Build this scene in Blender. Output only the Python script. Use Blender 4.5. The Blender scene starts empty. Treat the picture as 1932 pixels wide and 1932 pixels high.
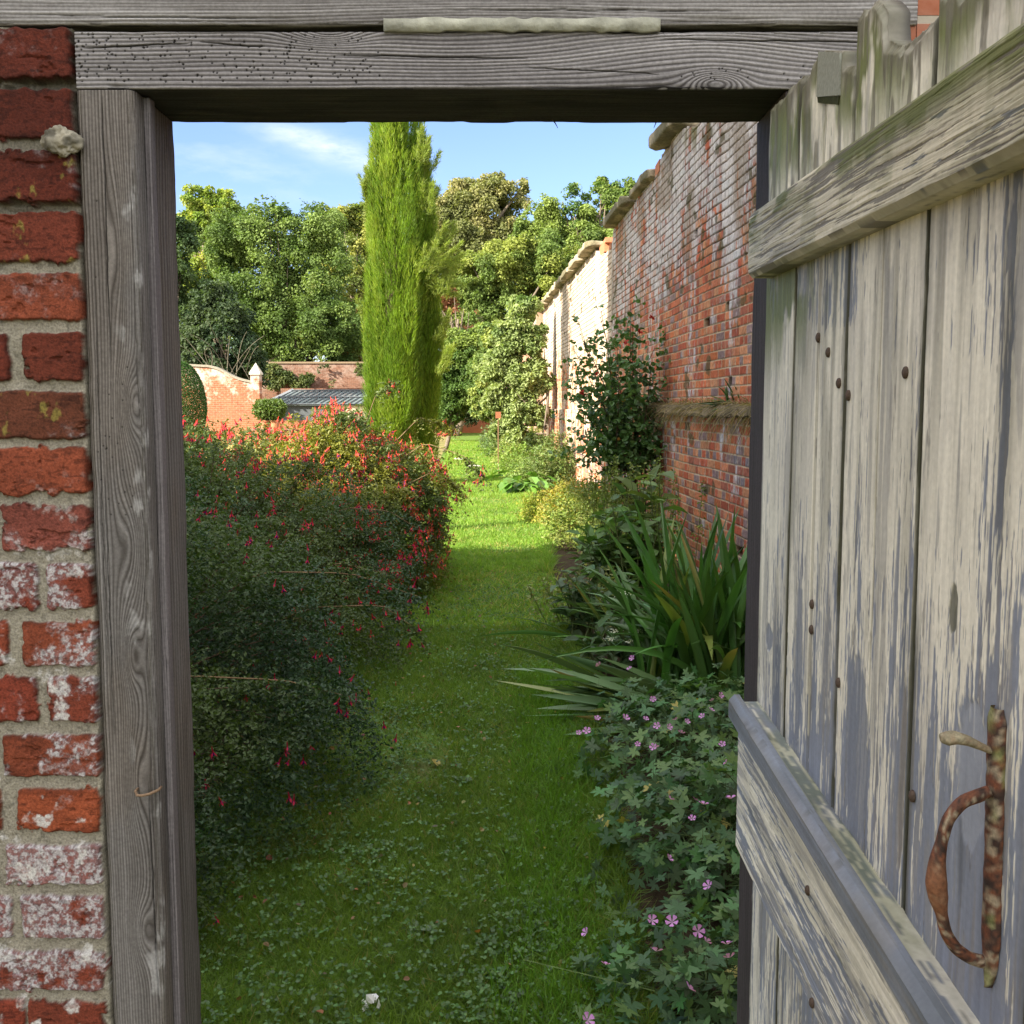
import bpy, math
import numpy as np
from mathutils import Vector
R = math.radians
sc = bpy.context.scene
rng = np.random.default_rng(7)

# ------------------------------------------------------------------ camera
TH = R(5.77); F = 1990.0; CAM = np.array([0, 0, 1.5])
cd = bpy.data.cameras.new("camera"); cam = bpy.data.objects.new("camera", cd)
sc.collection.objects.link(cam); sc.camera = cam
cam.location = (0, 0, 1.5); cam.rotation_euler = (R(90) - TH, 0, 0)
cd.sensor_width = 36; cd.lens = 36 * F / 1932; cd.clip_start = 0.05; cd.clip_end = 1500
sc.render.resolution_x = 1024; sc.render.resolution_y = 1024

# ------------------------------------------------------------------ light
SUN_EL = 29.0; SUN_DIR = np.array([-0.819, -0.574])        # horizontal direction towards the sun
w = bpy.data.worlds.new("World"); sc.world = w; w.use_nodes = True
nt = w.node_tree; nt.nodes.clear()
N = nt.nodes.new; Lk = nt.links.new
out = N("ShaderNodeOutputWorld"); bg = N("ShaderNodeBackground"); sky = N("ShaderNodeTexSky")
sky.sky_type = 'NISHITA'; sky.sun_disc = False
sky.sun_elevation = R(SUN_EL); sky.sun_rotation = math.atan2(SUN_DIR[0], SUN_DIR[1])
sky.air_density = 1.0; sky.dust_density = 0.6; sky.ozone_density = 1.5
bg.inputs[1].default_value = 0.10
tc = N("ShaderNodeTexCoord")
def vmath(nt, op, a, b=None):
    n = nt.nodes.new("ShaderNodeVectorMath"); n.operation = op
    for i, x in enumerate((a, b)):
        if x is None: continue
        if isinstance(x, (tuple, list)): n.inputs[i].default_value = x
        else: nt.links.new(x, n.inputs[i])
    return n.outputs['Value'] if op in ('DOT_PRODUCT', 'LENGTH') else n.outputs[0]
def math_(nt, op, a, b=None, c=None, clamp=False):
    n = nt.nodes.new("ShaderNodeMath"); n.operation = op; n.use_clamp = clamp
    for i, x in enumerate((a, b, c)):
        if x is None: continue
        if isinstance(x, (int, float)): n.inputs[i].default_value = x
        else: nt.links.new(x, n.inputs[i])
    return n.outputs[0]
def skyblob(cx, cz, ux, uz, su, sv, sc_, thr, gain):
    """a thin high cloud round one direction of the sky"""
    d = vmath(nt, 'NORMALIZE', tc.outputs['Generated'])
    mp = N("ShaderNodeMapping"); Lk(d, mp.inputs[0]); mp.inputs['Scale'].default_value = (sc_, sc_, sc_ * 3.2)
    mp.inputs['Rotation'].default_value = (0, R(20), 0)
    nz = N("ShaderNodeTexNoise"); Lk(mp.outputs[0], nz.inputs[0]); nz.inputs['Scale'].default_value = 4; nz.inputs['Detail'].default_value = 7
    nz.inputs['Roughness'].default_value = .6
    c = np.array([cx, 1, cz]); c /= np.linalg.norm(c)
    u = np.array([ux, 0, uz]); u /= np.linalg.norm(u); v = np.cross(u, c)
    rel = vmath(nt, 'SUBTRACT', d, tuple(c))
    a = math_(nt, 'DIVIDE', vmath(nt, 'DOT_PRODUCT', rel, tuple(u)), su)
    b = math_(nt, 'DIVIDE', vmath(nt, 'DOT_PRODUCT', rel, tuple(v)), sv)
    r2 = math_(nt, 'ADD', math_(nt, 'MULTIPLY', a, a), math_(nt, 'MULTIPLY', b, b))
    g = math_(nt, 'EXPONENT', math_(nt, 'MULTIPLY', r2, -1))
    m = math_(nt, 'MULTIPLY', g, math_(nt, 'MULTIPLY', math_(nt, 'SUBTRACT', nz.outputs[0], thr), gain), clamp=True)
    return m
m1 = skyblob(-.165, .235, 1, -.30, .062, .0115, 5, .30, 2.4)
m2 = skyblob(-.30, .22, 1, -.1, .16, .03, 3, .45, 1.2)
mm = math_(nt, 'ADD', m1, m2, clamp=True)
mx = N("ShaderNodeMix"); mx.data_type = 'RGBA'
tint = N("ShaderNodeMix"); tint.data_type = 'RGBA'; tint.blend_type = 'MULTIPLY'; tint.inputs[0].default_value = 1; Lk(sky.outputs[0], tint.inputs[6]); tint.inputs[7].default_value = (.56, .585, .78, 1)
Lk(mm, mx.inputs[0]); Lk(tint.outputs[2], mx.inputs[6]); mx.inputs[7].default_value = (3.1, 3.3, 3.6, 1)
# unseen bright cloud added overhead and behind the viewer to lift the shade
dn = vmath(nt, 'NORMALIZE', tc.outputs['Generated']); sx = N("ShaderNodeSeparateXYZ"); Lk(dn, sx.inputs[0])
cn = N("ShaderNodeTexNoise"); Lk(dn, cn.inputs[0]); cn.inputs['Scale'].default_value = 2.2; cn.inputs['Detail'].default_value = 6
el = math_(nt, 'SUBTRACT', math_(nt, 'SUBTRACT', math_(nt, 'MULTIPLY', sx.outputs[2], 1.6), .42), math_(nt, 'MULTIPLY', sx.outputs[1], .75))
cf = math_(nt, 'MULTIPLY', math_(nt, 'ADD', el, math_(nt, 'MULTIPLY', math_(nt, 'SUBTRACT', cn.outputs[0], .5), 1.2)), 2.5, clamp=True)
cf = math_(nt, 'MULTIPLY', cf, math_(nt, 'MULTIPLY', sx.outputs[2], 8, clamp=True))
mc = N("ShaderNodeMix"); mc.data_type = 'RGBA'; Lk(cf, mc.inputs[0]); Lk(mx.outputs[2], mc.inputs[6]); mc.inputs[7].default_value = (7.2, 7.1, 7.0, 1)
Lk(mc.outputs[2], bg.inputs[0]); Lk(bg.outputs[0], out.inputs[0])

sd = bpy.data.lights.new("sun", 'SUN'); sd.energy = 5.0; sd.angle = R(0.5); sd.color = (1.0, .90, .74)
sun = bpy.data.objects.new("sun", sd); sc.collection.objects.link(sun); sun.location = (-30, -20, 30)
ce = math.cos(R(SUN_EL))
to_sun = Vector((SUN_DIR[0] * ce, SUN_DIR[1] * ce, math.sin(R(SUN_EL))))
sun.rotation_euler = to_sun.to_track_quat('Z', 'Y').to_euler()
sc.view_settings.view_transform = 'Standard'; sc.view_settings.look = 'None'
sc.view_settings.gamma = 1; sc.view_settings.exposure = 1.95

# ------------------------------------------------------------------ projection of measured pixels on real planes
def ray(px, py):
    dx = (px - 966) / F; dy = (966 - py) / F
    return np.array([dx, math.cos(TH) + dy * math.sin(TH), -math.sin(TH) + dy * math.cos(TH)])
def ony(px, py, Y):
    r = ray(px, py); return CAM + r * Y / r[1]
def zat(py, Y): return float(ony(966, py, Y)[2])
def gnd(px, py, z=0):
    r = ray(px, py); return CAM + r * (z - 1.5) / r[2]

# ------------------------------------------------------------------ noise
def _h(i, j, k, s):
    n = (i.astype(np.int64) * 73856093) ^ (j.astype(np.int64) * 19349663) ^ (k.astype(np.int64) * 83492791) ^ (s * 2654435)
    n = (n ^ (n >> 13)) * 1274126177; n = (n ^ (n >> 16)) & 0x7fffffff
    return (n % 100003) / 100003.0
def vn2(x, y, s=0):
    x, y = np.broadcast_arrays(x, y)
    xi = np.floor(x); yi = np.floor(y); fx = x - xi; fy = y - yi
    fx = fx * fx * (3 - 2 * fx); fy = fy * fy * (3 - 2 * fy); z = np.zeros_like(xi)
    a = _h(xi, yi, z, s); b = _h(xi + 1, yi, z, s); c = _h(xi, yi + 1, z, s); d = _h(xi + 1, yi + 1, z, s)
    return (a + (b - a) * fx) * (1 - fy) + (c + (d - c) * fx) * fy
def fbm(x, y, s=0, o=4, g=.55):
    t = 0; a = 1; m = 0
    for q in range(o):
        t = t + a * vn2(x * 2 ** q + 17.3 * q, y * 2 ** q + 9.1 * q, s + q); m += a; a *= g
    return t / m
def vn3(x, y, z, s=0):
    xi = np.floor(x); yi = np.floor(y); zi = np.floor(z); fx = x - xi; fy = y - yi; fz = z - zi
    fx = fx * fx * (3 - 2 * fx); fy = fy * fy * (3 - 2 * fy); fz = fz * fz * (3 - 2 * fz)
    def L(zz):
        a = _h(xi, yi, zz, s); b = _h(xi + 1, yi, zz, s); c = _h(xi, yi + 1, zz, s); d = _h(xi + 1, yi + 1, zz, s)
        return (a + (b - a) * fx) * (1 - fy) + (c + (d - c) * fx) * fy
    return L(zi) * (1 - fz) + L(zi + 1) * fz
def sstep(a, b, x):
    t = np.clip((x - a) / (b - a), 0, 1); return t * t * (3 - 2 * t)
def mixc(a, b, t):
    a = np.asarray(a, float); b = np.asarray(b, float); t = np.asarray(t)[..., None]
    return a * (1 - t) + b * t
def unit(v): return v / (np.linalg.norm(v, axis=-1, keepdims=True) + 1e-9)

# ------------------------------------------------------------------ scene graph helpers
def link(o): sc.collection.objects.link(o); return o
def root(name, label, cat, loc, group=None, kind=None):
    o = link(bpy.data.objects.new(name, None)); o.location = [float(x) for x in loc]; o.empty_display_size = .2
    o['label'] = label; o['category'] = cat
    if group: o['group'] = group
    o['kind'] = kind or 'thing'
    return o
def tag(o, label=None, cat=None, group=None, kind=None):
    for k, v in (('label', label), ('category', cat), ('group', group), ('kind', kind)):
        if v: o[k] = v
    return o
def worldloc(o):
    v = np.zeros(3)
    while o is not None: v = v + np.array(o.location); o = o.parent
    return v
def mesh(name, V, F_, mat, parent=None, col=None, smooth=False, loc=None):
    """F_: list of index arrays (n,3) or (n,4). V in world space."""
    V = np.asarray(V, float)
    if isinstance(F_, np.ndarray): F_ = [F_]
    F_ = [np.asarray(f, int) for f in F_ if len(f)]
    base = worldloc(parent) if parent is not None else (np.asarray(loc, float) if loc is not None else V.mean(0) * [1, 1, 0] + [0, 0, V[:, 2].min()])
    V = V - base
    me = bpy.data.meshes.new(name); me.vertices.add(len(V)); me.vertices.foreach_set('co', V.astype(np.float32).ravel())
    li = np.concatenate([f.ravel() for f in F_]); tot = np.concatenate([np.full(len(f), f.shape[1]) for f in F_])
    me.loops.add(len(li)); me.loops.foreach_set('vertex_index', li.astype(np.int32))
    me.polygons.add(len(tot)); st = np.concatenate([[0], np.cumsum(tot)[:-1]])
    me.polygons.foreach_set('loop_start', st.astype(np.int32))
    me.polygons.foreach_set('use_smooth', np.full(len(tot), smooth))
    me.update(calc_edges=True)
    if col is not None:
        ca = me.attributes.new('Col', 'FLOAT_COLOR', 'POINT')
        c = np.ones((len(V), 4), np.float32); c[:, :3] = col; ca.data.foreach_set('color', c.ravel())
    me.materials.append(mat)
    o = bpy.data.objects.new(name, me)
    if parent is not None: o.parent = parent
    else: o.location = base
    return link(o)
def copyobj(o, loc, rot=None, scale=None, parent=None):
    c = o.copy(); c.location = loc
    if rot is not None: c.rotation_euler = rot
    if scale is not None: c.scale = (scale,) * 3
    c.parent = parent; return link(c)
class G:
    """collects geometry for ONE mesh"""
    def __init__(s): s.V = []; s.F = []; s.C = []; s.n = 0
    def add(s, V, Fs, C=(.5, .5, .5)):
        V = np.asarray(V, float)
        if isinstance(Fs, np.ndarray): Fs = [Fs]
        for f in Fs: s.F.append(np.asarray(f, int) + s.n)
        s.V.append(V); s.C.append(np.broadcast_to(np.asarray(C, float), (len(V), 3))); s.n += len(V); return s
    def box(s, lo, hi, C=(.5, .5, .5)):
        x0, y0, z0 = lo; x1, y1, z1 = hi
        V = [[x, y, z] for x in (x0, x1) for y in (y0, y1) for z in (z0, z1)]
        return s.add(V, np.array([[0, 1, 3, 2], [4, 6, 7, 5], [0, 4, 5, 1], [2, 3, 7, 6], [0, 2, 6, 4], [1, 5, 7, 3]]), C)
    def tube(s, P, rad, n=7, C=(.5, .5, .5), cap=True, flat=1.0, up=(0, 0, 1)):
        P = np.asarray(P, float); rad = np.broadcast_to(np.asarray(rad, float), (len(P),))
        T = unit(np.gradient(P, axis=0)); ref = np.array(up, float)
        if abs(T[0] @ ref) > .9: ref = np.array([1, 0.1, 0])
        V = []
        for p, t, r in zip(P, T, rad):
            a = unit(np.cross(t, ref)); b = np.cross(a, t); an = np.arange(n) / n * 2 * math.pi
            V.append(p + r * (np.cos(an)[:, None] * a + flat * np.sin(an)[:, None] * b))
        V = np.concatenate(V); k = len(P); i = np.arange(k - 1)[:, None] * n; j = np.arange(n)[None]; jn = (j + 1) % n
        Fq = np.stack([i + j, i + jn, i + n + jn, i + n + j], -1).reshape(-1, 4); Fl = [Fq]
        if cap:
            a = np.arange(1, n - 1); Fl.append(np.stack([0 * a, a + 1, a], 1)); o = (k - 1) * n; Fl.append(np.stack([o + 0 * a, o + a, o + a + 1], 1))
        return s.add(V, Fl, C)
    def build(s, name, mat, parent=None, smooth=False, loc=None):
        V = np.concatenate(s.V); C = np.concatenate(s.C)
        F3 = [f for f in s.F if f.shape[1] == 3]; F4 = [f for f in s.F if f.shape[1] == 4]
        Fl = ([np.concatenate(F3)] if F3 else []) + ([np.concatenate(F4)] if F4 else [])
        return mesh(name, V, Fl, mat, parent, C, smooth, loc)

# ------------------------------------------------------------------ materials
def newmat(name):
    m = bpy.data.materials.new(name); m.use_nodes = True; t = m.node_tree; t.nodes.clear(); return m, t
def principled(t, rough=.8, spec=.3):
    p = t.nodes.new("ShaderNodeBsdfPrincipled"); p.inputs['Roughness'].default_value = rough
    p.inputs['Specular IOR Level'].default_value = spec
    o = t.nodes.new("ShaderNodeOutputMaterial"); t.links.new(p.outputs[0], o.inputs[0]); return p, o
def noise(t, scale, detail=4, vec=None, rough=.55, stretch=None):
    n = t.nodes.new("ShaderNodeTexNoise"); n.inputs['Scale'].default_value = scale; n.inputs['Detail'].default_value = detail
    n.inputs['Roughness'].default_value = rough
    if vec is None:
        c = t.nodes.new("ShaderNodeTexCoord"); vec = c.outputs['Object']
    if stretch:
        mp = t.nodes.new("ShaderNodeMapping"); mp.inputs['Scale'].default_value = stretch; t.links.new(vec, mp.inputs[0]); vec = mp.outputs[0]
    t.links.new(vec, n.inputs['Vector']); return n.outputs[0]
def ramp(t, fac, stops):
    r = t.nodes.new("ShaderNodeValToRGB"); e = r.color_ramp.elements
    while len(e) > 1: e.remove(e[-1])
    e[0].position = stops[0][0]; e[0].color = (*stops[0][1], 1)
    for p, c in stops[1:]:
        x = e.new(p); x.color = (*c, 1)
    t.links.new(fac, r.inputs[0]); return r.outputs[0]
def mixn(t, f, a, b, mode='MIX'):
    m = t.nodes.new("ShaderNodeMix"); m.data_type = 'RGBA'; m.blend_type = mode
    for i, x in ((0, f), (6, a), (7, b)):
        if isinstance(x, (int, float)): m.inputs[i].default_value = x
        elif isinstance(x, tuple): m.inputs[i].default_value = (*x, 1)
        else: t.links.new(x, m.inputs[i])
    return m.outputs[2]
def bump(t, p, h, strength=.3, dist=.01):
    b = t.nodes.new("ShaderNodeBump"); b.inputs['Strength'].default_value = strength; b.inputs['Distance'].default_value = dist
    t.links.new(h, b.inputs['Height']); t.links.new(b.outputs[0], p.inputs['Normal'])
def vcol(name, rough=.8, spec=.25, nscale=60, var=.35, bmp=.3, bdist=.004):
    m, t = newmat(name); p, o = principled(t, rough, spec)
    a = t.nodes.new("ShaderNodeAttribute"); a.attribute_name = 'Col'
    n = noise(t, nscale, 6); g = ramp(t, n, [(.3, (1 - var,) * 3), (.7, (1 + var * .6,) * 3)])
    t.links.new(mixn(t, 1.0, a.outputs['Color'], g, 'MULTIPLY'), p.inputs['Base Color']); bump(t, p, n, bmp, bdist); return m
def leafmat(name, transl=.35, rough=.5, spec=.35):
    m, t = newmat(name); p, o = principled(t, rough, spec)
    a = t.nodes.new("ShaderNodeAttribute"); a.attribute_name = 'Col'
    n = noise(t, 3.0, 3); g = ramp(t, n, [(.3, (.82, .82, .82)), (.7, (1.15, 1.15, 1.15))])
    c = mixn(t, 1.0, a.outputs['Color'], g, 'MULTIPLY'); t.links.new(c, p.inputs['Base Color'])
    tr = t.nodes.new("ShaderNodeBsdfTranslucent"); c2 = mixn(t, 1.0, c, (1.35, 1.45, .6), 'MULTIPLY'); t.links.new(c2, tr.inputs[0])
    s = t.nodes.new("ShaderNodeMixShader"); s.inputs[0].default_value = transl
    t.links.new(p.outputs[0], s.inputs[1]); t.links.new(tr.outputs[0], s.inputs[2]); t.links.new(s.outputs[0], o.inputs[0]); return m
def flat(name, c, rough=.7, spec=.3, nscale=20, var=.2, metal=0):
    m, t = newmat(name); p, o = principled(t, rough, spec); n = noise(t, nscale, 5)
    g = ramp(t, n, [(.3, tuple(x * (1 - var) for x in c)), (.7, tuple(min(1, x * (1 + var)) for x in c))])
    t.links.new(g, p.inputs['Base Color']); p.inputs['Metallic'].default_value = metal; bump(t, p, n, .3, .004); return m
def brickmat(name, horiz='X', c1=(.36, .12, .06), c2=(.24, .075, .04), mortar=(.36, .32, .26), white=.35, wz=(1.5, 3), low=(.5, .18, .07), course=.075):
    """laid brick on a vertical face; whitewash residue in ragged patches"""
    m, t = newmat(name); p, o = principled(t, .9, .15)
    tcn = t.nodes.new("ShaderNodeTexCoord"); sp = t.nodes.new("ShaderNodeSeparateXYZ"); t.links.new(tcn.outputs['Object'], sp.inputs[0])
    cb = t.nodes.new("ShaderNodeCombineXYZ"); t.links.new(sp.outputs[0 if horiz == 'X' else 1], cb.inputs[0]); t.links.new(sp.outputs[2], cb.inputs[1])
    b = t.nodes.new("ShaderNodeTexBrick"); t.links.new(cb.outputs[0], b.inputs['Vector'])
    b.inputs['Scale'].default_value = 1; b.inputs['Brick Width'].default_value = .225; b.inputs['Row Height'].default_value = course
    b.inputs['Mortar Size'].default_value = .006; b.inputs['Mortar Smooth'].default_value = .2; b.inputs['Bias'].default_value = 0
    b.inputs['Color1'].default_value = (*c1, 1); b.inputs['Color2'].default_value = (*c2, 1); b.inputs['Mortar'].default_value = (*mortar, 1)
    n = noise(t, 1.4, 7, cb.outputs[0], .65); n2 = noise(t, 9, 6, cb.outputs[0], .6)
    zf = t.nodes.new("ShaderNodeMapRange"); t.links.new(sp.outputs[2], zf.inputs[0]); zf.inputs[1].default_value = wz[0]; zf.inputs[2].default_value = wz[1]
    c = mixn(t, 1.0, b.outputs[0], ramp(t, n2, [(.3, (.7, .7, .7)), (.7, (1.25, 1.2, 1.2))]), 'MULTIPLY')
    lo = t.nodes.new("ShaderNodeMapRange"); t.links.new(sp.outputs[2], lo.inputs[0]); lo.inputs[1].default_value = wz[0]; lo.inputs[2].default_value = 0
    c = mixn(t, math_(t, 'MULTIPLY', lo.outputs[0], .5), c, low)
    f = math_(t, 'ADD', math_(t, 'MULTIPLY', zf.outputs[0], .22), n); f = math_(t, 'ADD', f, math_(t, 'MULTIPLY', math_(t, 'SUBTRACT', n2, .5), .35))
    f = ramp(t, f, [(.60, (0, 0, 0)), (.78, (white * 1.6,) * 3)])
    c = mixn(t, f, c, (.52, .49, .44)); t.links.new(c, p.inputs['Base Color'])
    bump(t, p, math_(t, 'ADD', math_(t, 'MULTIPLY', b.outputs['Fac'], -1), math_(t, 'MULTIPLY', n2, .6)), .5, .01); return m

M_wood = vcol('weathered_oak', .75, .25, 220, .22, .35, .0012)
M_woodplain = vcol('dark_timber', .8, .2, 90, .35, .5, .003)
M_paint = vcol('flaking_paint', .6, .35, 160, .10, .25, .001)
M_bricks = vcol('hand_made_brick', .88, .2, 330, .38, .8, .002)
M_gwall = vcol('old_garden_brick', .92, .15, 35, .28, .5, .006)
M_stone = vcol('lichen_stone', .92, .15, 30, .4, .7, .01)
M_rust = vcol('rusty_iron', .75, .35, 300, .35, .6, .001)
M_leaf = leafmat('green_leaf', .32)
M_leafglossy = leafmat('glossy_leaf', .22, .38, .5)
M_grass = leafmat('grass_blade', .44, .55, .3)
M_tree = leafmat('tree_leaf', .35, .6, .25)
M_bark = vcol('bark', .9, .15, 30, .4, .7, .01)
M_petal = leafmat('petal', .3, .6, .2)
M_wallplain = brickmat('brick_plain', 'X', white=.2)
M_far = brickmat('far_brick', 'X', c1=(.31, .115, .06), c2=(.23, .085, .045), mortar=(.27, .21, .15), white=.5, wz=(1.2, 3.2), low=(.40, .14, .06))
M_back = brickmat('back_brick', 'X', c1=(.17, .085, .055), c2=(.125, .06, .04), mortar=(.17, .14, .11), white=.12, wz=(1.5, 4))

# ================================================================== GROUND
def strip(name, left, right, ys, z, mat, kind='structure', nx=8, wob=0):
    ys = np.asarray(ys, float); V = []
    for i, y in enumerate(ys):
        l, r = left(y), right(y); t = np.linspace(0, 1, nx); V.append(np.stack([l + (r - l) * t, y + 0 * t, z + 0 * t], 1))
    V = np.concatenate(V); i = np.arange(len(ys) - 1)[:, None] * nx; j = np.arange(nx - 1)[None]
    Fq = np.stack([i + j, i + j + 1, i + nx + j + 1, i + nx + j], -1).reshape(-1, 4)
    return tag(mesh(name, V, Fq, mat, loc=(0, 0, 0)), kind=kind)
def XL(y): return np.interp(y, [1.6, 2.94, 4.83, 6.8, 11.2, 22, 66], [-1.0, -.9, -.74, -.9, -.85, -1.3, -3.4])
def XR(y): return np.interp(y, [1.6, 3.07, 4.6, 7.1, 9.4, 12.7, 17, 22, 66], [.22, .24, .30, .30, .25, .36, .27, -.12, -1.9])
def WX(y): return 1.75 - .0457 * (np.asarray(y) - 8)
m_, t_ = newmat('meadow_soil'); p_, _ = principled(t_, .95, .1)
t_.links.new(ramp(t_, noise(t_, .8, 8, rough=.7), [(.35, (.10, .11, .035)), (.6, (.22, .19, .08))]), p_.inputs['Base Color']); M_ground = m_
m_, t_ = newmat('turf_soil'); p_, _ = principled(t_, .95, .1)
n1 = noise(t_, 1.6, 6, rough=.6); n2 = noise(t_, 60, 5, rough=.7)
c_ = mixn(t_, n2, (.06, .115, .018), (.11, .18, .035)); c_ = mixn(t_, ramp(t_, n1, [(.55, (0, 0, 0)), (.70, (.7,) * 3)]), c_, (.10, .080, .042))
t_.links.new(c_, p_.inputs['Base Color']); bump(t_, p_, n2, .8, .02); M_turf = m_
m_, t_ = newmat('bed_soil'); p_, _ = principled(t_, .95, .1); n2 = noise(t_, 25, 7, rough=.7)
t_.links.new(mixn(t_, n2, (.03, .022, .014), (.09, .065, .04)), p_.inputs['Base Color']); bump(t_, p_, n2, 1, .03); M_soil = m_
g_ = np.array([-600., 0, 600]); V = [[x, y, 0] for y in (-200., 0, 1200) for x in g_]
tag(mesh('ground', V, np.array([[0, 1, 4, 3], [1, 2, 5, 4], [3, 4, 7, 6], [4, 5, 8, 7]]), M_ground, loc=(0, 0, 0)), kind='structure')
ysl = np.concatenate([np.arange(1.6, 30, .4), np.arange(30, 70, 3)])
strip('lawn_path', lambda y: XL(y) - .35, lambda y: XR(y) + .12, ysl, .004, M_turf)
strip('flower_bed', lambda y: XR(y) + .12, lambda y: WX(y) + .02, ysl[ysl > 1.8], .006, M_soil)
strip('flower_bed', lambda y: XL(y) - 3.6, lambda y: XL(y) - .35, ysl[(ysl > 1.8) & (ysl < 15)], .006, M_soil)

# ================================================================== DOORWAY WALL (hand made bricks)
wall = root('brick_wall', 'weathered red brick wall with pale mortar left of the timber doorway', 'wall', (-.7, 1.6, 0))
rows = [  # px: top, bottom, joints (right edges), tone, whiteness
 (52, 150, [(-300, 135)], 'd', .05), (168, 262, [(-300, 137)], 'd', .03), (285, 380, [(-300, 144)], 'd', .12), (400, 492, [(-300, 149)], 'r', .05),
 (515, 605, [(-300, 160)], 'o', .05), (626, 718, [(-200, 18), (43, 164)], 'r', .06), (738, 828, [(-300, 161)], 'b', .18), (845, 932, [(-300, 169)], 'o', .04),
 (953, 1040, [(-250, -12), (3, 172)], 'p', .22), (1062, 1148, [(-150, 74), (88, 174)], 'r', .45), (1172, 1258, [(-220, 18), (42, 178)], 'o', .5),
 (1276, 1362, [(-150, 74), (92, 186)], 'r', .55), (1386, 1465, [(-250, -15), (6, 191)], 'o', .42), (1488, 1570, [(-200, 3), (34, 188)], 'O', .1),
 (1594, 1668, [(-250, -10), (12, 192)], 'p', .85), (1690, 1770, [(-200, 22), (42, 196)], 'r', .95), (1794, 1868, [(-250, 196)], 'r', .9), (1886, 1965, [(-200, 48), (54, 200)], 'r', .1)]
tones = {'d': (.20, .045, .028), 'r': (.27, .065, .04), 'o': (.31, .082, .045), 'O': (.37, .095, .045), 'b': (.22, .075, .045), 'p': (.33, .10, .08)}
def brick_sheet():
    x0, x1, z0, z1 = -.84, -.601, .45, 2.016; st = .0011
    xs = np.arange(x0, x1, st); zs = np.arange(z0, z1, st); X, Z = np.meshgrid(xs, zs)
    low = sstep(1.45, 1.2, Z)
    mort = mixc(mixc((.30, .28, .22), (.40, .37, .30), fbm(X * 30, Z * 30, 3)), (.20, .18, .14), .35 * fbm(X * 12, Z * 12, 5) + 0 * X)
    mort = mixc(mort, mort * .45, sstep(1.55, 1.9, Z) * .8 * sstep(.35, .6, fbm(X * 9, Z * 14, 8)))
    H = -.0035 + .005 * (fbm(X * 90, Z * 90, 11, 5, .65) - .5) + .003 * (fbm(X * 25, Z * 25, 12) - .5)
    H = H - .016 * sstep(1.60, 1.72, Z) * sstep(.42, .6, fbm(X * 7, Z * 18, 14))          # raked-out open joints high up
    C = mort.copy()
    wN = fbm(X * 38, Z * 38, 21, 5, .6); wB = fbm(X * 11, Z * 13, 22, 3)
    for k, (pt, pb, js, tn, wh) in enumerate(rows):
        zt, zb = zat(pt, 1.5), zat(pb, 1.5)
        for q, (pl, pr) in enumerate(js):
            pm = (pt + pb) / 2; xl = ony(pl, pm, 1.5)[0]; xr = ony(pr, pm, 1.5)[0]; xr = min(xr, -.604)
            jn = .0042 * (fbm(X * 22 + k * 7, Z * 22 + q * 5, 31 + k) - .5) + .008 * (fbm(X * 75, Z * 75, 51 + k) - .5) * (1 + 2.5 * sstep(.55, .7, fbm(X * 18, Z * 18, 57 + k, 2)))
            rr = .006; cx, cz = (xl + xr) / 2, (zt + zb) / 2; hx, hz = (xr - xl) / 2 - rr, (zt - zb) / 2 - rr
            tilt = (rng.random() - .5) * .02
            ax = np.abs(X - cx) - hx; az = np.abs(Z - cz - tilt * (X - cx)) - hz
            sd_ = np.hypot(np.maximum(ax, 0), np.maximum(az, 0)) + np.minimum(np.maximum(ax, az), 0) - rr + jn
            mk = sstep(.0012, -.0012, sd_); hb = sstep(.001, -.0032, sd_)
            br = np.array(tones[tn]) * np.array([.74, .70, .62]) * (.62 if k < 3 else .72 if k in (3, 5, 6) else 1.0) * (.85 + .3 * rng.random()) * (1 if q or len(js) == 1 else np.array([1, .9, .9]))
            cb = br * (.62 + .8 * fbm(X * 16 + k, Z * 30, 61 + k, 5, .65)[..., None]); cb = mixc(cb, br * .4, sstep(-.010, .0, sd_) * sstep(.35, .65, fbm(X * 30, Z * 30, 65 + k, 3)) * .8)
            cb = mixc(cb, br * .45, sstep(.62, .72, fbm(X * 60, Z * 180, 71 + k, 3)) * .7)
            white = sstep(.66 - .38 * wh, .78 - .30 * wh, .55 * wN + .5 * fbm(X * 14 + 3 * k, Z * 16 + q, 80 + k, 3)) * min(1, wh * 1.5 + .1)
            gn = fbm(X * 190, Z * 190, 88, 3, .7); cb = mixc(cb, mixc((.30, .25, .27), (.52, .51, .52), sstep(.45, .65, gn)), np.clip(white * (.35 + 1.1 * sstep(.38, .60, gn)), 0, .9))
            if k in (2, 3, 6): cb = mixc(cb, (.30, .27, .06), sstep(.63, .72, fbm(X * 50, Z * 30, 95 + k)) * .6)
            hh = .0045 * hb + .0022 * (fbm(X * 55, Z * 55, 41 + k, 5, .6) - .5) - .003 * sstep(.70, .76, fbm(X * 30, Z * 60, 45 + k))
            H = H * (1 - mk) + hh * mk; C = mixc(C, 0, mk) + cb * mk[..., None]
    wm = sstep(.60, .70, wN) * low * sstep(.4, .6, wB); C = mixc(C * .82, (.50, .49, .47), wm * (.35 + .6 * sstep(.4, .6, fbm(X * 170, Z * 170, 89, 3))))
    C = mixc(C, C * .5, sstep(.66, .74, fbm(X * 160, Z * 160, 91, 2)) * .6)
    # edge against the post
    H = H - .02 * sstep(-.606, -.602, X + .003 * (fbm(X * 5, Z * 40, 99) - .5))
    V = np.stack([X, 1.5 - H, Z], -1).reshape(-1, 3); nx, nz = len(xs), len(zs)
    i = np.arange(nz - 1)[:, None] * nx; j = np.arange(nx - 1)[None]
    Fq = np.stack([i + j, i + j + 1, i + nx + j + 1, i + nx + j], -1).reshape(-1, 4)
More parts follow.
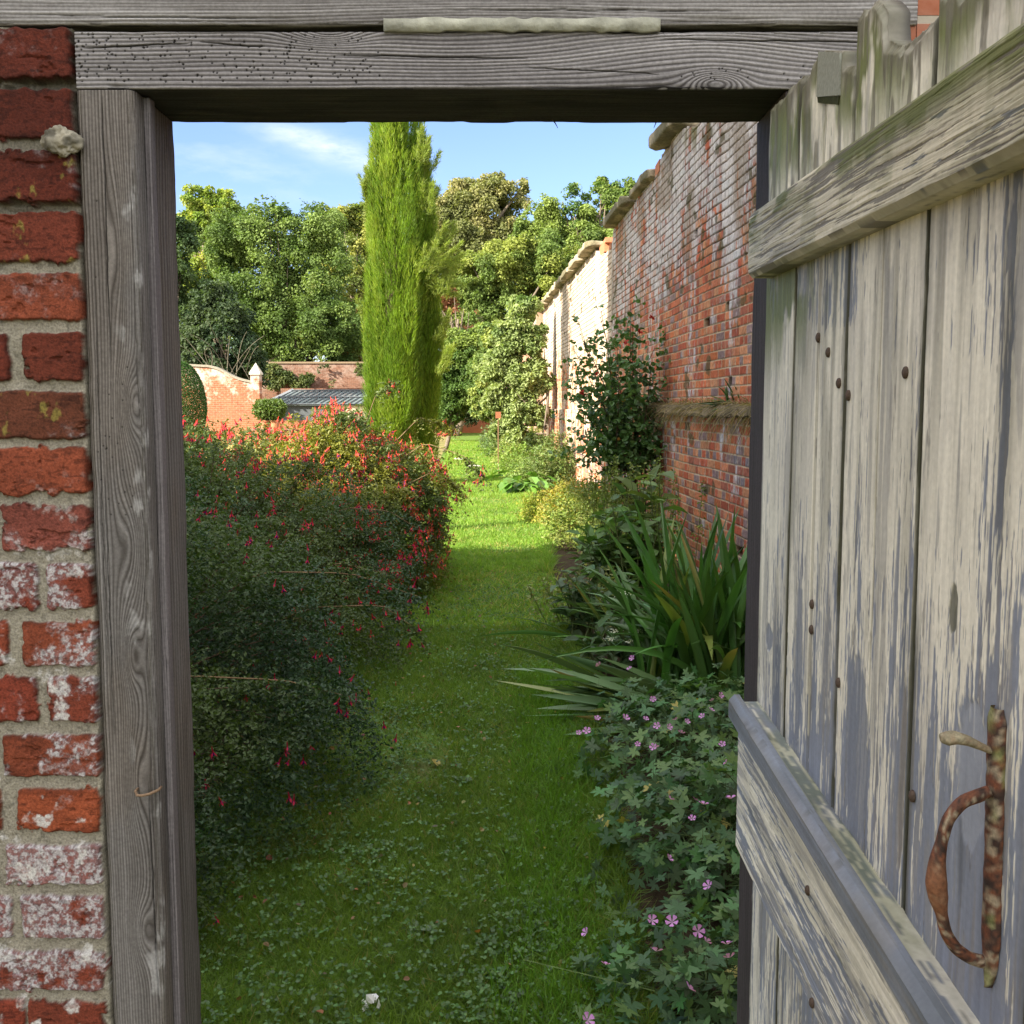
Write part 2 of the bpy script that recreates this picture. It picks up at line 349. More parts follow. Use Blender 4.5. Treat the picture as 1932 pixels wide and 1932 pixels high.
    mesh('brickwork', V, Fq, M_bricks, wall, C.reshape(-1, 3), True)
brick_sheet()
b = G(); b.box((-6, 1.503, 0), (-.842, 1.70, 2.014)); b.box((-.8415, 1.535, 0), (-.612, 1.70, 2.013)); b.box((-6, 1.503, 2.135), (.553, 1.70, 2.7))
b.box((.5545, 1.503, 0), (5, 1.70, 2.7)); b.box((.53, 1.5045, 0), (.554, 1.69, 2.134))
b.build('wall_core', M_wallplain, wall)
# lump of mortar and mortar strip
def rough(name, c, half, amp, fr, mat, col, parent=None, res=24, seed=0, rot=None, boxy=4, col2=None, loc=None, meta=None):
    """rounded rough stone: superellipsoid with noise"""
    u = np.linspace(0, 2 * math.pi, res * 2, endpoint=False); v = np.linspace(-math.pi / 2, math.pi / 2, res)
    U, Vv = np.meshgrid(u, v); sg = lambda a, e: np.sign(a) * np.abs(a) ** e; e = 2 / boxy
    P = np.stack([sg(np.cos(Vv), e) * sg(np.cos(U), e), sg(np.cos(Vv), e) * sg(np.sin(U), e), sg(np.sin(Vv), e)], -1).reshape(-1, 3)
    P = P * np.array(half); n = unit(P / np.array(half) ** 2)
    d = (vn3(*(P.T * fr + 50), seed) - .5) + .5 * (vn3(*(P.T * fr * 2.3 + 80), seed + 1) - .5) + .25 * (vn3(*(P.T * fr * 5 + 80), seed + 2) - .5)
    P = P + n * d[:, None] * amp
    cc = mixc(col, col2 if col2 is not None else np.array(col) * .5, sstep(.35, .65, vn3(*(P.T * fr * 1.5 + 30), seed + 3)))
    if rot is not None: P = P @ np.array(rot).T
    P = P + np.array(c); k = res * 2; i = np.arange(res - 1)[:, None] * k; j = np.arange(k)[None]; jn = (j + 1) % k
    Fq = np.stack([i + j, i + jn, i + k + jn, i + k + j], -1).reshape(-1, 4)
    o_ = mesh(name, P, Fq, mat, parent, cc, True, loc)
    return tag(o_, meta[0], meta[1], kind='thing') if meta else o_
pL = ony(118, 268, 1.49)
rough('mortar_lump', pL, (.024, .014, .021), .016, 70, M_stone, (.25, .23, .18), wall, 40, 5, boxy=2.3)
g = G(); xs = np.linspace(ony(723, 47, 1.49)[0], ony(1247, 47, 1.49)[0], 90); zt = 2.0235; 
V = []; 
for i, x in enumerate(xs):
    q = .0025 * (vn2(x * 60, 1.0, 4) - .5); q2 = .003 * (vn2(x * 90, 2.0, 5) - .5)
    V += [[x, 1.4935 + q, 2.0075 + q2], [x, 1.4925 + q2, zt + q], [x, 1.502, zt + q], [x, 1.502, 2.0075 + q2]]
V = np.array(V); i = np.arange(89)[:, None] * 4; j = np.array([[0, 1, 2, 3]]); jn = (j + 1) % 4
g.add(V, [np.stack([i + j, i + jn, i + 4 + jn, i + 4 + j], -1).reshape(-1, 4), np.array([[0, 1, 2, 3], [356, 359, 358, 357]])], (.33, .33, .27))
g.build('mortar_strip', M_stone, wall, True)

# ================================================================== TIMBERS with carved grain
def timber(name, parent, P0, U, Vd, Wd, L, a, b, nL, cnt, seed, lam=.0045, knots=(), light=(.30, .285, .27), dark=(.085, .075, .068), amp=.0011, holes=None, cracks=(), mat=None, r=.004, tintf=None, wav=.012, wear=.003):
    U, Vd, Wd, P0 = map(lambda q: np.array(q, float), (U, Vd, Wd, P0))
    sides = [(a, cnt[0]), (b, cnt[1]), (a, cnt[2]), (b, cnt[3])]
    S = []; POS = []; NR = []; ED = []; s0 = 0; cor = [0 * Vd, Vd * a, Vd * a + Wd * b, Wd * b]; dirs = [Vd, Wd, -Vd, -Wd]; nrm = [-Wd, Vd, Wd, -Vd]
    for k, (ln, n) in enumerate(sides):
        t = np.arange(n) / n * ln
        if n > 12:    # finer at the corners
            t = np.sort(np.concatenate([t, [r * .15, r * .4, r * .7, ln - r * .7, ln - r * .4, ln - r * .15]]))
        S.append(s0 + t); POS.append(cor[k] + t[:, None] * dirs[k]); NR.append(np.broadcast_to(nrm[k], (len(t), 3))); ED.append(np.minimum(t, ln - t)); s0 += ln
    S = np.concatenate(S); POS = np.concatenate(POS); NR = np.concatenate(NR); ED = np.concatenate(ED); ns = len(S)
    x = np.linspace(0, L, nL); X, SS = np.meshgrid(x, S, indexing='ij')
    Fv = SS + wav * (fbm(X * 1.3, SS * 7, seed, 3) - .5) * 2 + .0025 * (fbm(X * 9, SS * 25, seed + 5, 3) - .5)
    kd = np.zeros_like(X)
    for (kx, ks, lx, ls, am) in knots:
        q = np.exp(-(((X - kx) / lx) ** 2 + ((SS - ks) / ls) ** 2)); Fv = Fv + am * q; kd = np.maximum(kd, q)
    ph = Fv / lam + .6 * fbm(X * 3, SS * 40, seed + 9, 2); fr = ph - np.floor(ph)
    h = np.clip(1 - np.abs(2 * fr - 1) ** 1.5, 0, 1); h = h * (.45 + .75 * fbm(X * 2.5, np.floor(ph) * 1.7, seed + 2, 2))
    fine = fbm(X * 14, Fv * 1500, seed + 3, 3)
    tone = fbm(X * 3.5, SS * 14, seed + 4, 4)
    H = amp * (h * 1.3 - .6) + amp * .5 * (fine - .5) + .0015 * (fbm(X * 6, SS * 12, seed + 6) - .5)
    Cc = mixc(dark, light, np.clip(h * .8 + .35 * (fine - .5) + .55 * (tone - .45), 0, 1))
    for (x0, s0_, x1, s1_, wd_) in cracks:
        tt = np.clip((X - x0) / (x1 - x0), 0, 1); sc0 = s0_ + (s1_ - s0_) * tt + .0015 * (fbm(X * 30, 0 * X, seed + 8) - .5) * 2
        inn = (X > x0) & (X < x1); cr = inn * np.clip(1 - np.abs(SS - sc0) / wd_, 0, 1) * np.sqrt(np.clip(4 * tt * (1 - tt), 0, 1))
        H = H - .004 * cr; Cc = mixc(Cc, (.02, .018, .016), np.clip(cr * 1.6, 0, 1))
    if holes is not None:
        for hx, hs, hr in holes:
            m = (np.abs(x - hx) < .004); 
            if not m.any(): continue
            i0, i1 = np.where(m)[0][[0, -1]]; sub = slice(i0, i1 + 1)
            q = np.exp(-(((X[sub] - hx) ** 2 + (SS[sub] - hs) ** 2) / hr ** 2)); H[sub] -= .002 * q; Cc[sub] = mixc(Cc[sub], (.012, .011, .01), np.clip(q * 1.6, 0, 1))
    if tintf is not None: Cc = tintf(X, SS, Cc)
    rec = np.where(ED < r, r - np.sqrt(np.maximum(r * r - (r - ED) ** 2, 0)), 0)[None] + wear * sstep(r * 2.2, 0, ED)[None] * sstep(.4, .8, fbm(X * 16, SS * 6, seed + 11, 3))
    V = P0 + X[..., None] * U + POS[None] + (H - rec)[..., None] * NR[None]
    V = V.reshape(-1, 3); i = np.arange(nL - 1)[:, None] * ns; j = np.arange(ns)[None]; jn = (j + 1) % ns
    Fq = np.stack([i + j, i + ns + j, i + ns + jn, i + jn], -1).reshape(-1, 4)
    Cf = Cc.reshape(-1, 3); nV = len(V); c0 = V[:ns].mean(0); c1 = V[-ns:].mean(0); V = np.vstack([V, c0, c1]); Cf = np.vstack([Cf, dark, dark])
    jj = np.arange(ns); jn = (jj + 1) % ns; o = (nL - 1) * ns
    T = np.concatenate([np.stack([jj, jn, 0 * jj + nV], 1), np.stack([o + jn, o + jj, 0 * jj + nV + 1], 1)])
    return mesh(name, V, [T, Fq], mat or M_wood, parent, Cf, True)

frame = root('door_frame', 'weathered grey oak door frame of lintel and two posts', 'door frame', (-.05, 1.58, 0))
hl = [(rng.random() ** 1.3 * .42, .008 + rng.random() * .066, .0009 + .0004 * rng.random()) for _ in range(230)] + [(.82 + .2 * rng.random(), .012 + .02 * rng.random(), .001) for _ in range(16)]
kx = ony(1352, 155, 1.5)[0] + .598
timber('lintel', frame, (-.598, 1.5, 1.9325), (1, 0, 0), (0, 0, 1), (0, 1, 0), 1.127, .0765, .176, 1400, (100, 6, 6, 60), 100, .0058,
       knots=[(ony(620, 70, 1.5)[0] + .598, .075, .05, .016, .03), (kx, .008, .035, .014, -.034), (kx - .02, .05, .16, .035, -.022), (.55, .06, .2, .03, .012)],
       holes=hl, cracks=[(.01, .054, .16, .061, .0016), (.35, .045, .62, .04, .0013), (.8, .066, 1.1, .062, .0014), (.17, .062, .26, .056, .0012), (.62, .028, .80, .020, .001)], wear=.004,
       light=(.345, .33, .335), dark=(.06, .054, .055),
       tintf=lambda X, S, C: mixc(C, C * .25, sstep(.078, .10, S) * (S > .09)))  # faces behind the front darkened, soffit shade put into the colour
hp = [(1.34 + .5 * rng.random() * rng.random(), .01 + .05 * rng.random(), .0009) for _ in range(26)]
def tintpost(X, S, C):
    C = mixc(C, C * np.array([1.0, .93, .85]), sstep(.4, .6, fbm(X * 4, S * 10, 55)) * .7)
    st = sstep(.62, .75, fbm(X * 22, S * 45, 66, 4)) * sstep(.035, .06, S) * (S < .09); return mixc(C, (.40, .40, .40), st * .45)
timber('post', frame, (-.600, 1.5, .0), (0, 0, 1), (1, 0, 0), (0, 1, 0), 1.931, .081, .176, 1900, (90, 60, 6, 6), 200, .0042, light=(.215, .205, .20), dark=(.05, .044, .04), amp=.0011, r=.009, wav=.008,
       knots=[(1.50, .062, .05, .016, .022), (1.30, .055, .07, .02, -.02), (1.14, .05, .05, .014, .02), (.95, .05, .08, .016, .018), (1.72, .05, .10, .012, -.012), (.72, .05, .05, .016, .02)],
       holes=hp, cracks=[(1.55, .034, 1.925, .036, .0013), (1.0, .018, 1.4, .02, .0009), (.6, .07, .95, .066, .0012), (1.1, .013, 1.7, .016, .0008)], tintf=tintpost, wear=.003)
timber('door_stop', frame, (-.5195, 1.532, 0), (0, 0, 1), (1, 0, 0), (0, 1, 0), 1.930, .011, .022, 900, (16, 16, 4, 4), 240, .004, light=(.20, .185, .19), dark=(.08, .07, .075), amp=.0003, r=.003, wear=.001)
timber('post', frame, (.376, 1.502, 0), (0, 0, 1), (1, 0, 0), (0, 1, 0), 1.930, .15, .173, 900, (12, 6, 6, 60), 260, .0045, light=(.075, .060, .058), dark=(.02, .016, .015), amp=.0008, r=.004)
beam = root('wooden_beam', 'long grey weathered beam lying above the lintel', 'beam', (-.3, 1.58, 2.016))
timber('timber', beam, (-1.4, 1.497, 2.0165), (1, 0, 0), (0, 0, 1), (0, 1, 0), 1.952, .117, .18, 2000, (80, 5, 5, 14), 300, .0052, light=(.37, .36, .36), dark=(.075, .066, .062),
       knots=[(1.05, .07, .25, .03, .02), (1.38, .0, .2, .03, -.012)], cracks=[(.75, .012, 1.1, .008, .001), (1.3, .02, 1.7, .018, .001)], wear=.005, wav=.01, r=.007)
beam.children[0].name = 'timber'
# wire staple hammered into the left post
st = ony(278, 1494, 1.494)
g = G(); P = np.array([[-.016, .012, .003], [-.016, -.004, .002], [-.012, -.0085, -.002], [-.004, -.0095, -.002], [.006, -.0085, .0], [.013, -.007, .003], [.0165, .0, .003], [.0165, .012, .003]]) + st
g.tube(P, .0021, 8, (.20, .13, .08)); g.build('wire_staple', M_rust, frame, True)
for px, dx, dz in ((1040, .010, -.011), (1243, -.008, -.006)):
    g = G(); a = ony(px, 236, 1.66); g.tube(np.array([[a[0], 1.66, 1.935], [a[0] + dx * .6, 1.658, 1.928], [a[0] + dx, 1.656, 1.920]]), [.0012, .0009, .0004], 5, (.1, .09, .08)); g.build('splinter', M_rust, frame)

# ================================================================== DOOR
DH = np.array([.3555, 1.495, 0]); De = np.array([.031, -1, 0]); De /= np.linalg.norm(De); Dn = np.array([-1, -.031, 0]); Dn /= np.linalg.norm(Dn)
def dr(px, py, off=0.):
    r = ray(px, py); s = ((DH + Dn * off - CAM) @ Dn) / (r @ Dn); p = CAM + s * r
    return float((p - DH) @ De), float(p[2])
def DP(t, z, off=0.):
    t, z, off = np.broadcast_arrays(np.asarray(t, float), z, off)
    return DH + t[..., None] * De + off[..., None] * Dn + z[..., None] * np.array([0, 0, 1.])
door = root('garden_gate', 'old plank door standing open with flaking cream paint and rotten top', 'door', DH)
CREAM = (.71, .675, .565); BLUE = (.17, .187, .225); BARE = (.20, .185, .165); ALG = (.11, .135, .028)
def paint(T, Z, seed, bias, alg=0.0):
    """weathered paint: cream coat flaking off a blue-grey one along the grain"""
    s1 = fbm(T * 55, Z * 2.6, seed, 4); s2 = fbm(T * 260, Z * 16, seed + 1, 4, .65); s3 = fbm(T * 9, Z * 2.2, seed + 2, 3)
    v = .30 * s1 + .48 * s2 + .22 * s3 + bias
    cream = sstep(.485, .515, v); bl = mixc(BLUE, np.array(BLUE) * 1.45, s1); bl = mixc(bl, BARE, sstep(.55, .75, fbm(T * 120, Z * 7, seed + 3)) * .6)
    cr = mixc(np.array(CREAM) * .82, CREAM, s3); cr = mixc(cr, (.47, .445, .395), sstep(.5, .75, fbm(T * 20, Z * 7, seed + 5)) * .5)
    C = mixc(bl, 0, cream) + cr * cream[..., None]
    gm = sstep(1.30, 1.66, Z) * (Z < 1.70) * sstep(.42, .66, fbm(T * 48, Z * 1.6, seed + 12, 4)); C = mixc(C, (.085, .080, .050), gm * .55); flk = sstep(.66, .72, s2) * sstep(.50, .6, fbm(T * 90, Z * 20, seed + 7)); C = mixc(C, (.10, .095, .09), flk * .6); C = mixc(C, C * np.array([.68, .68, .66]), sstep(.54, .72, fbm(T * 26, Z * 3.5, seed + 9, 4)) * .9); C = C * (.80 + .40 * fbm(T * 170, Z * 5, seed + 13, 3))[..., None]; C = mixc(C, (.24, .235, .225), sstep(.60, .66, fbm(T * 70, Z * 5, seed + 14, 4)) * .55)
    a = alg * sstep(.40, .62, fbm(T * 30, Z * 12, seed + 8) + .15 * s2); C = mixc(C, ALG, np.clip(1.15 * a, 0, .92))
    return C, cream
def toppts(l): return np.array([dr(1313.8 + .32 * a, .32 * b_) for a, b_ in l])
tp1 = toppts([(430, 640), (440, 620), (490, 585), (540, 520), (600, 455), (618, 440), (626, 478), (640, 478)])
tp2 = toppts([(626, 478), (655, 430), (700, 350), (732, 296), (745, 300), (800, 306), (840, 300), (862, 300), (868, 388), (905, 392), (925, 410)])
tp3 = toppts([(830, 205), (850, 175), (900, 110), (955, 58), (1000, 62), (1012, 50), (1022, 18), (1036, 0), (1052, 6), (1080, 30), (1092, 52), (1098, 85), (1105, 180), (1112, 235), (1140, 250), (1165, 262), (1180, 268), (1215, 262)])
tp4 = toppts([(1190, 330), (1215, 265), (1260, 190), (1320, 110), (1330, 10), (1400, -60), (1500, -100), (1560, -60), (1700, -160), (1932, -260)])
LZ1, LZ0 = 1.763, 1.674
def plank(t0, t1, zb, top, seed, biasf, dark_edge=.003, th=.022, nt=100, dz=.0014, algf=None, knots=(), bead=None):
    top = top if np.isscalar(top) else top[np.argsort(top[:, 0])]; ts = np.linspace(t0, t1, nt); zt = np.interp(ts, top[:, 0], top[:, 1]) if not np.isscalar(top) else np.full(nt, top)
    zt = zt + .0015 * (vn2(ts * 500, ts * 0, seed) - .5)
    nz = int((np.max(zt) - zb) / dz); q = np.linspace(0, 1, nz)
    T = np.broadcast_to(ts[:, None], (nt, nz)); Z = zb + (zt[:, None] - zb) * q[None]
    alg = algf(T, Z) if algf else 0 * T
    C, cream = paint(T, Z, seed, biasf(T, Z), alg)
    ed = np.minimum(T - t0, t1 - T); H = .0006 * cream + .0007 * (fbm(T * 240, Z * 9, seed + 20, 3) - .5) + .0015 * (fbm(T * 15, Z * 3, seed + 21) - .5)
    edn = ed + .001 * (fbm(T * 0, Z * 60, seed + 30) - .5)
    H = H - .010 * sstep(.0034, .0006, edn); C = mixc(C, (.045, .045, .025), np.clip(sstep(.0055, .0025, edn) * .95 + sstep(.016, .002, edn) * sstep(.42, .6, fbm(T * 0, Z * 6, seed + 33)) * .55, 0, 1))
    if bead:
        for bt in bead:
            gq = sstep(.0022, .0005, np.abs(T - bt)); H = H - .002 * gq; C = mixc(C, (.10, .095, .06), gq * .75)
    tp_ = zt[:, None] - Z + .02 * (fbm(T * 60, Z * 25, seed + 31, 3) - .5); H = H - .006 * sstep(.010, 0, tp_) - .004 * (fbm(T * 130, Z * 14, seed + 32, 3) - .5) * (Z > 1.77)
    C = mixc(C, mixc((.06, .05, .03), (.20, .19, .15), fbm(T * 150, Z * 30, seed + 33, 3)), (Z > 1.77) * np.clip(sstep(.045, .0, tp_) + .8 * sstep(.55, .62, fbm(T * 70, Z * 9, seed + 34, 4)), 0, 1) * .85)
    for (kt, kz, rt, rz, cc) in knots:
        kq = ((T - kt) / rt) ** 2 + ((Z - kz) / rz) ** 2 + .9 * (fbm(T * 120, Z * 40, seed + 40) - .5); m = sstep(1.1, .75, kq)
        C = mixc(C, cc, m * .85); H = H - .0012 * m
    V = DP(T, Z, H).reshape(-1, 3); i = np.arange(nt - 1)[:, None] * nz; j = np.arange(nz - 1)[None]
    Fq = np.stack([i + j, i + j + 1, i + nz + j + 1, i + nz + j], -1).reshape(-1, 4)
    # thickness: back sheet (coarse outline) and rim
    per = np.concatenate([np.arange(nz), (np.arange(1, nt)) * nz + nz - 1, (nt - 1) * nz + np.arange(nz - 2, -1, -1), np.arange(nt - 2, 0, -1) * nz])
    Bk = V[per] - Dn * (th + .0); m = len(per); base = len(V); a = np.arange(m); an = (a + 1) % m
    rim = np.stack([per[a], base + a, base + an, per[an]], 1)
    # back face strips: left side index k <-> right side
    V2 = np.vstack([V, Bk]); C2 = np.vstack([C.reshape(-1, 3), np.broadcast_to((.035, .03, .022), (m, 3))])  # rim and back near black, shade of the rotten gaps put into colour
    lt = base + np.arange(nz); tpi = base + nz - 1 + np.arange(nt); rt_ = base + (nz - 1) + (nt - 1) + np.arange(nz); bt_ = np.concatenate([[base], base + m - np.arange(1, nt - 1), [rt_[-1]]])
    bq = np.stack([bt_[:-1], bt_[1:], tpi[1:], tpi[:-1]], 1)
    return mesh('plank', V2, np.vstack([Fq, rim, bq]), M_paint, door, C2, True)
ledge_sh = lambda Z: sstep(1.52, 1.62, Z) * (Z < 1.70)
def bias_main(k):
    def f(T, Z):
        b_ = -.045 + .165 * sstep(1.05, 1.5, Z + .15 * (.3 - T)) + k
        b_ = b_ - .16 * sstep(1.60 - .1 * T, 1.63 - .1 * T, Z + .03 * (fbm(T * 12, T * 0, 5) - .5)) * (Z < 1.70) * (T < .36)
        return b_ + .12 * (Z > 1.76)
    return f
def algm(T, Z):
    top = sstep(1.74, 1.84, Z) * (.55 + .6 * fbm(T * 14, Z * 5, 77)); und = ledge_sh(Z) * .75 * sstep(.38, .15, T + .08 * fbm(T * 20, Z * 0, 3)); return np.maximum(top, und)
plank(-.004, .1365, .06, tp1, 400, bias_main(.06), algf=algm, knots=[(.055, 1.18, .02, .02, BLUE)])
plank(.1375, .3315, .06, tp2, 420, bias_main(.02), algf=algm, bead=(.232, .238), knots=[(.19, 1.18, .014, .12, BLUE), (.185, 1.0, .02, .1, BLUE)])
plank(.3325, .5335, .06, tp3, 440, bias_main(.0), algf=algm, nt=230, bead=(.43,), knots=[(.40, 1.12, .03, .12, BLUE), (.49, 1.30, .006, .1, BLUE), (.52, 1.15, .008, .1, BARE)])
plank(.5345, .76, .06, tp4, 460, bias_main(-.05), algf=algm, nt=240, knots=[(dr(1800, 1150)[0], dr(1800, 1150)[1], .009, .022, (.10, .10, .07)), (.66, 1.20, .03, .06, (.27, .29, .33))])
plank(.761, .93, .06, 1.95, 480, bias_main(-.08), nt=60, dz=.003)
# broken inner slat behind the planks (grey, upper left) and dark gap piece
def boardbox(name, t0, t1, z0, z1, o0, o1, seed, bias, alg, n=(160, 90), slope=0., mat=None, chamf=0., endcut=0., wood=0., grain=1.0, tfine=1.0, colmul=1.0):
    """a board on the face of the door: fine front, chamfered edges, weathered along its length"""
    nt_, nz_ = n; t = np.linspace(0, 1, nt_); prof_q = np.linspace(0, 1, nz_)
    # profile round the section: bottom face -> front -> top face, off from o0 to o1 and back
    hgt = z1 - z0; k = 8
    pz = np.concatenate([np.zeros(k), prof_q * (hgt - 2 * chamf) + chamf, np.full(k, hgt)])
    po = np.concatenate([np.linspace(o0, o1 - chamf, k), np.full(nz_, o1), np.linspace(o1 - chamf, o0, k)])
    fr_ = np.concatenate([np.zeros(k), np.ones(nz_), np.zeros(k)])
    T = t0 + (t1 - t0) * t[:, None] + 0 * pz[None]; ZZ = z0 + pz[None] + 0 * T; O = po[None] + 0 * T
    T = T + endcut * (1 - t[:, None]) * 0
    AR = np.cumsum(np.concatenate([[0], np.hypot(np.diff(pz), np.diff(po))]))[None] + 0 * T; C, cream = paint(AR + 3, T * 1.0 + 5, seed, bias(T, ZZ) if callable(bias) else bias + 0 * T, alg(T, ZZ) if callable(alg) else alg)
    gr_ = fbm(ZZ * 330 + 4 * fbm(T * 4, ZZ * 20, seed + 3), T * 9, seed + 50, 3)
    O = O + fr_[None] * (.0009 * grain * (gr_ - .5) + .0012 * (fbm(T * 10, ZZ * 30, seed + 51) - .5) + .0004 * cream)
    C = mixc(C, np.array(BARE) * .8, np.clip((gr_ < .40) * wood, 0, 1)) * colmul
    ZZ = ZZ + slope * (T - t0) + (.0012 * (fbm(T * 25, 0 * T, seed + 52) - .5)) * (pz[None] > hgt / 2)
    V = DP(T, ZZ, O).reshape(-1, 3); m = len(pz); i = np.arange(nt_ - 1)[:, None] * m; j = np.arange(m)[None]; jn = (j + 1) % m
    Fq = np.stack([i + j, i + jn, i + m + jn, i + m + j], -1).reshape(-1, 4)
    c0 = V[:m].mean(0); c1 = V[-m:].mean(0); nV = len(V); a = np.arange(m); an = (a + 1) % m; o = (nt_ - 1) * m
    Tt = np.concatenate([np.stack([a, an, 0 * a + nV], 1), np.stack([o + a, o + an, 0 * a + nV + 1], 1)])
    cf = C.reshape(-1, 3); return mesh(name, np.vstack([V, c0, c1]), [Tt, Fq], mat or M_paint, door, np.vstack([cf, cf[m // 2], cf[-m // 2]]), False)
def alg_ledge(T, Z): return sstep(1.715, 1.765, Z) * 1.0 + .5 * sstep(.10, .03, T) + .25 * sstep(.45, .6, fbm(T * 18, Z * 5, 7))
boardbox('top_ledge', .018, .90, LZ0, LZ1, -.001, .031, 500, lambda T, Z: .13 + 0 * T, alg_ledge, (420, 110), chamf=.006, wood=.85, grain=2.6, colmul=np.array([.80, .78, .72]))
sl = (1.009 - 1.080) / .70
boardbox('middle_ledge', .008, .90, .855, 1.075, -.0012, .028, 520, lambda T, Z: .02 + .03 * (Z > .95) + 0 * T, lambda T, Z: .35 * sstep(1.02, 1.05, Z), (420, 170), slope=sl, chamf=.005, grain=1.2)
boardbox('drip_moulding', .006, .90, 1.045, 1.085, .0275, .043, 540, lambda T, Z: -.16 + 0 * T, lambda T, Z: .05, (420, 40), slope=sl, chamf=.008, grain=.6, colmul=.85)
g = G(); a0 = toppts([(733, 305), (860, 312), (860, 560), (722, 572)])
for o0_, o1_ in ((.0005, .003),):
    V = np.vstack([DP(a0[:, 0], a0[:, 1], o0_), DP(a0[:, 0], a0[:, 1], o1_)]); g.add(V, np.array([[0, 1, 2, 3], [7, 6, 5, 4], [0, 4, 5, 1], [1, 5, 6, 2], [2, 6, 7, 3], [3, 7, 4, 0]]), (.26, .27, .23))
g.build('slat', M_wood, door)
# dark plate below the slat, shade of the notch put into its colour
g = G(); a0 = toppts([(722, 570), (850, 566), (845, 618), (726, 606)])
V = np.vstack([DP(a0[:, 0], a0[:, 1], .0008), DP(a0[:, 0], a0[:, 1], .002)]); g.add(V, np.array([[0, 1, 2, 3], [7, 6, 5, 4], [0, 4, 5, 1], [1, 5, 6, 2], [2, 6, 7, 3], [3, 7, 4, 0]]), (.035, .04, .015)); g.build('notch_shade_plate', M_woodplain, door)
# nails
ng = G(); an = np.arange(12) / 12 * 2 * math.pi; rr_ = .0052
ring = lambda r_, o_: np.stack([DP(r_ * np.cos(a_), r_ * np.sin(a_) * 1.15, o_) - DH for a_ in an])
V = np.vstack([ring(rr_, 0), ring(rr_ * .95, .0022), ring(rr_ * .5, .0036), [Dn * .004]])
Fl = [np.stack([k * 12 + np.arange(12), k * 12 + (np.arange(12) + 1) % 12, (k + 1) * 12 + (np.arange(12) + 1) % 12, (k + 1) * 12 + np.arange(12)], 1) for k in (0, 1)] + [np.stack([24 + np.arange(12), 24 + (np.arange(12) + 1) % 12, np.full(12, 36)], 1)]
nails = [(1546, 637), (1565, 665), (1585, 723), (1603, 746), (1711, 703), (1534, 1140), (1533, 1188), (1584, 1288)]
first = None
for k, (px, py) in enumerate(nails + [(1526, 1680), (1534, 1892), (1724, 1502)]):
    off = .028 if k in (8, 9) else 0
    t_q, z_q = dr(px, py, off); p = DP(t_q, z_q, off + .0005)
    if first is None:
        ng.add(V + p, Fl, (.075, .05, .035)); first = ng.build('nail', M_rust, door, True, ); fp = p
    else: c = first.copy(); c.location = np.array(first.location) + (p - fp); link(c)
# handle: back plate, bow, thumb latch
hg = G(); zs = np.linspace(1.045, 1.268, 60); wN_ = .0085 + .0012 * (vn2(zs * 90, zs * 0, 9) - .5)
wdt = np.interp(zs, [1.045, 1.06, 1.085, 1.11, 1.235, 1.255, 1.268], [.001, .008, .0125, .0115, .0118, .0125, .007]) * (1 + .10 * (vn2(zs * 120, zs * 0, 8) - .5))
tc_ = np.interp(zs, [1.045, 1.268], [.7080, .7000])
V = []; 
for z_, w_, tcc in zip(zs, wdt, tc_):
    for (dt, o) in ((-1, .0005), (-1, .004), (-.6, .0056), (0, .0064), (.6, .0056), (1, .004), (1, .0005)): V.append(DP(tcc + dt * w_, z_, o + .0007 * (vn2(np.array(z_ * 200), np.array(dt * 3.), 3) - .5)))
V = np.array(V); i = np.arange(59)[:, None] * 7; j = np.arange(6)[None]
rc = lambda V: mixc(mixc((.17, .06, .028), (.035, .02, .015), sstep(.3, .7, .5 * vn3(*(V.T * 180), 1) + .5 * vn3(*(V.T * 600), 2))), (.33, .28, .19), sstep(.56, .64, .45 * vn3(*(V.T * 110), 4) + .30 * vn3(*(V.T * 330), 6) + .25 * vn3(*(V.T * 800), 7)) * .85)
rc2 = lambda V: mixc(rc(V), (.22, .25, .08), sstep(.6, .7, vn3(*(V.T * 60), 9)) * .6)
hg.add(V, [np.stack([i + j, i + j + 1, i + 7 + j + 1, i + 7 + j], -1).reshape(-1, 4)], rc2(V))
handle = link(bpy.data.objects.new('handle', None)); handle.parent = door; hb_ = DP(.705, 1.15, 0); handle.location = hb_ - DH; handle.empty_display_size = .05
hg.build('back_plate', M_rust, handle, True)
bow = [((1868, 1492), .006, .0055), ((1850, 1500), .018, .0062), ((1815, 1512), .033, .0060), ((1788, 1545), .043, .0056), ((1776, 1590), .047, .0054), ((1768, 1625), .049, .0075), ((1766, 1665), .050, .0098), ((1770, 1695), .049, .0088),
       ((1776, 1722), .047, .0055), ((1784, 1760), .043, .0056), ((1803, 1790), .035, .0058), ((1830, 1808), .023, .0058), ((1856, 1815), .012, .0062), ((1866, 1812), .005, .006)]
tcen = .704; P = []; 
for (px, py), off, r_ in bow:
    # point above the plate axis (t fixed), at the height the photo shows
    r = ray(px, py); 
    o_ = ((CAM - DH) @ Dn); s = (tcen - (CAM - DH) @ De) / (r @ De); p = CAM + s * r; P.append(p)
P = np.array(P); rad = np.array([b_[2] for b_ in bow])
u = np.linspace(0, len(P) - 1, 70); P2 = np.stack([np.interp(u, np.arange(len(P)), P[:, k]) for k in range(3)], 1)
ker = np.array([1, 2, 3, 2, 1]) / 9; P2 = np.stack([np.convolve(np.pad(P2[:, k], 2, mode='edge'), ker, 'valid') for k in range(3)], 1)
r2 = .84 * np.interp(u, np.arange(len(P)), rad); g = G(); g.tube(P2, r2, 14, up=tuple(De)); V = g.V[0]; g.C[0] = mixc(rc(V), (.20, .085, .04), sstep(.030, .014, np.abs(V[:, 2] - 1.125)) * .85)
g.build('bow', M_rust, handle, True)
P = []; 
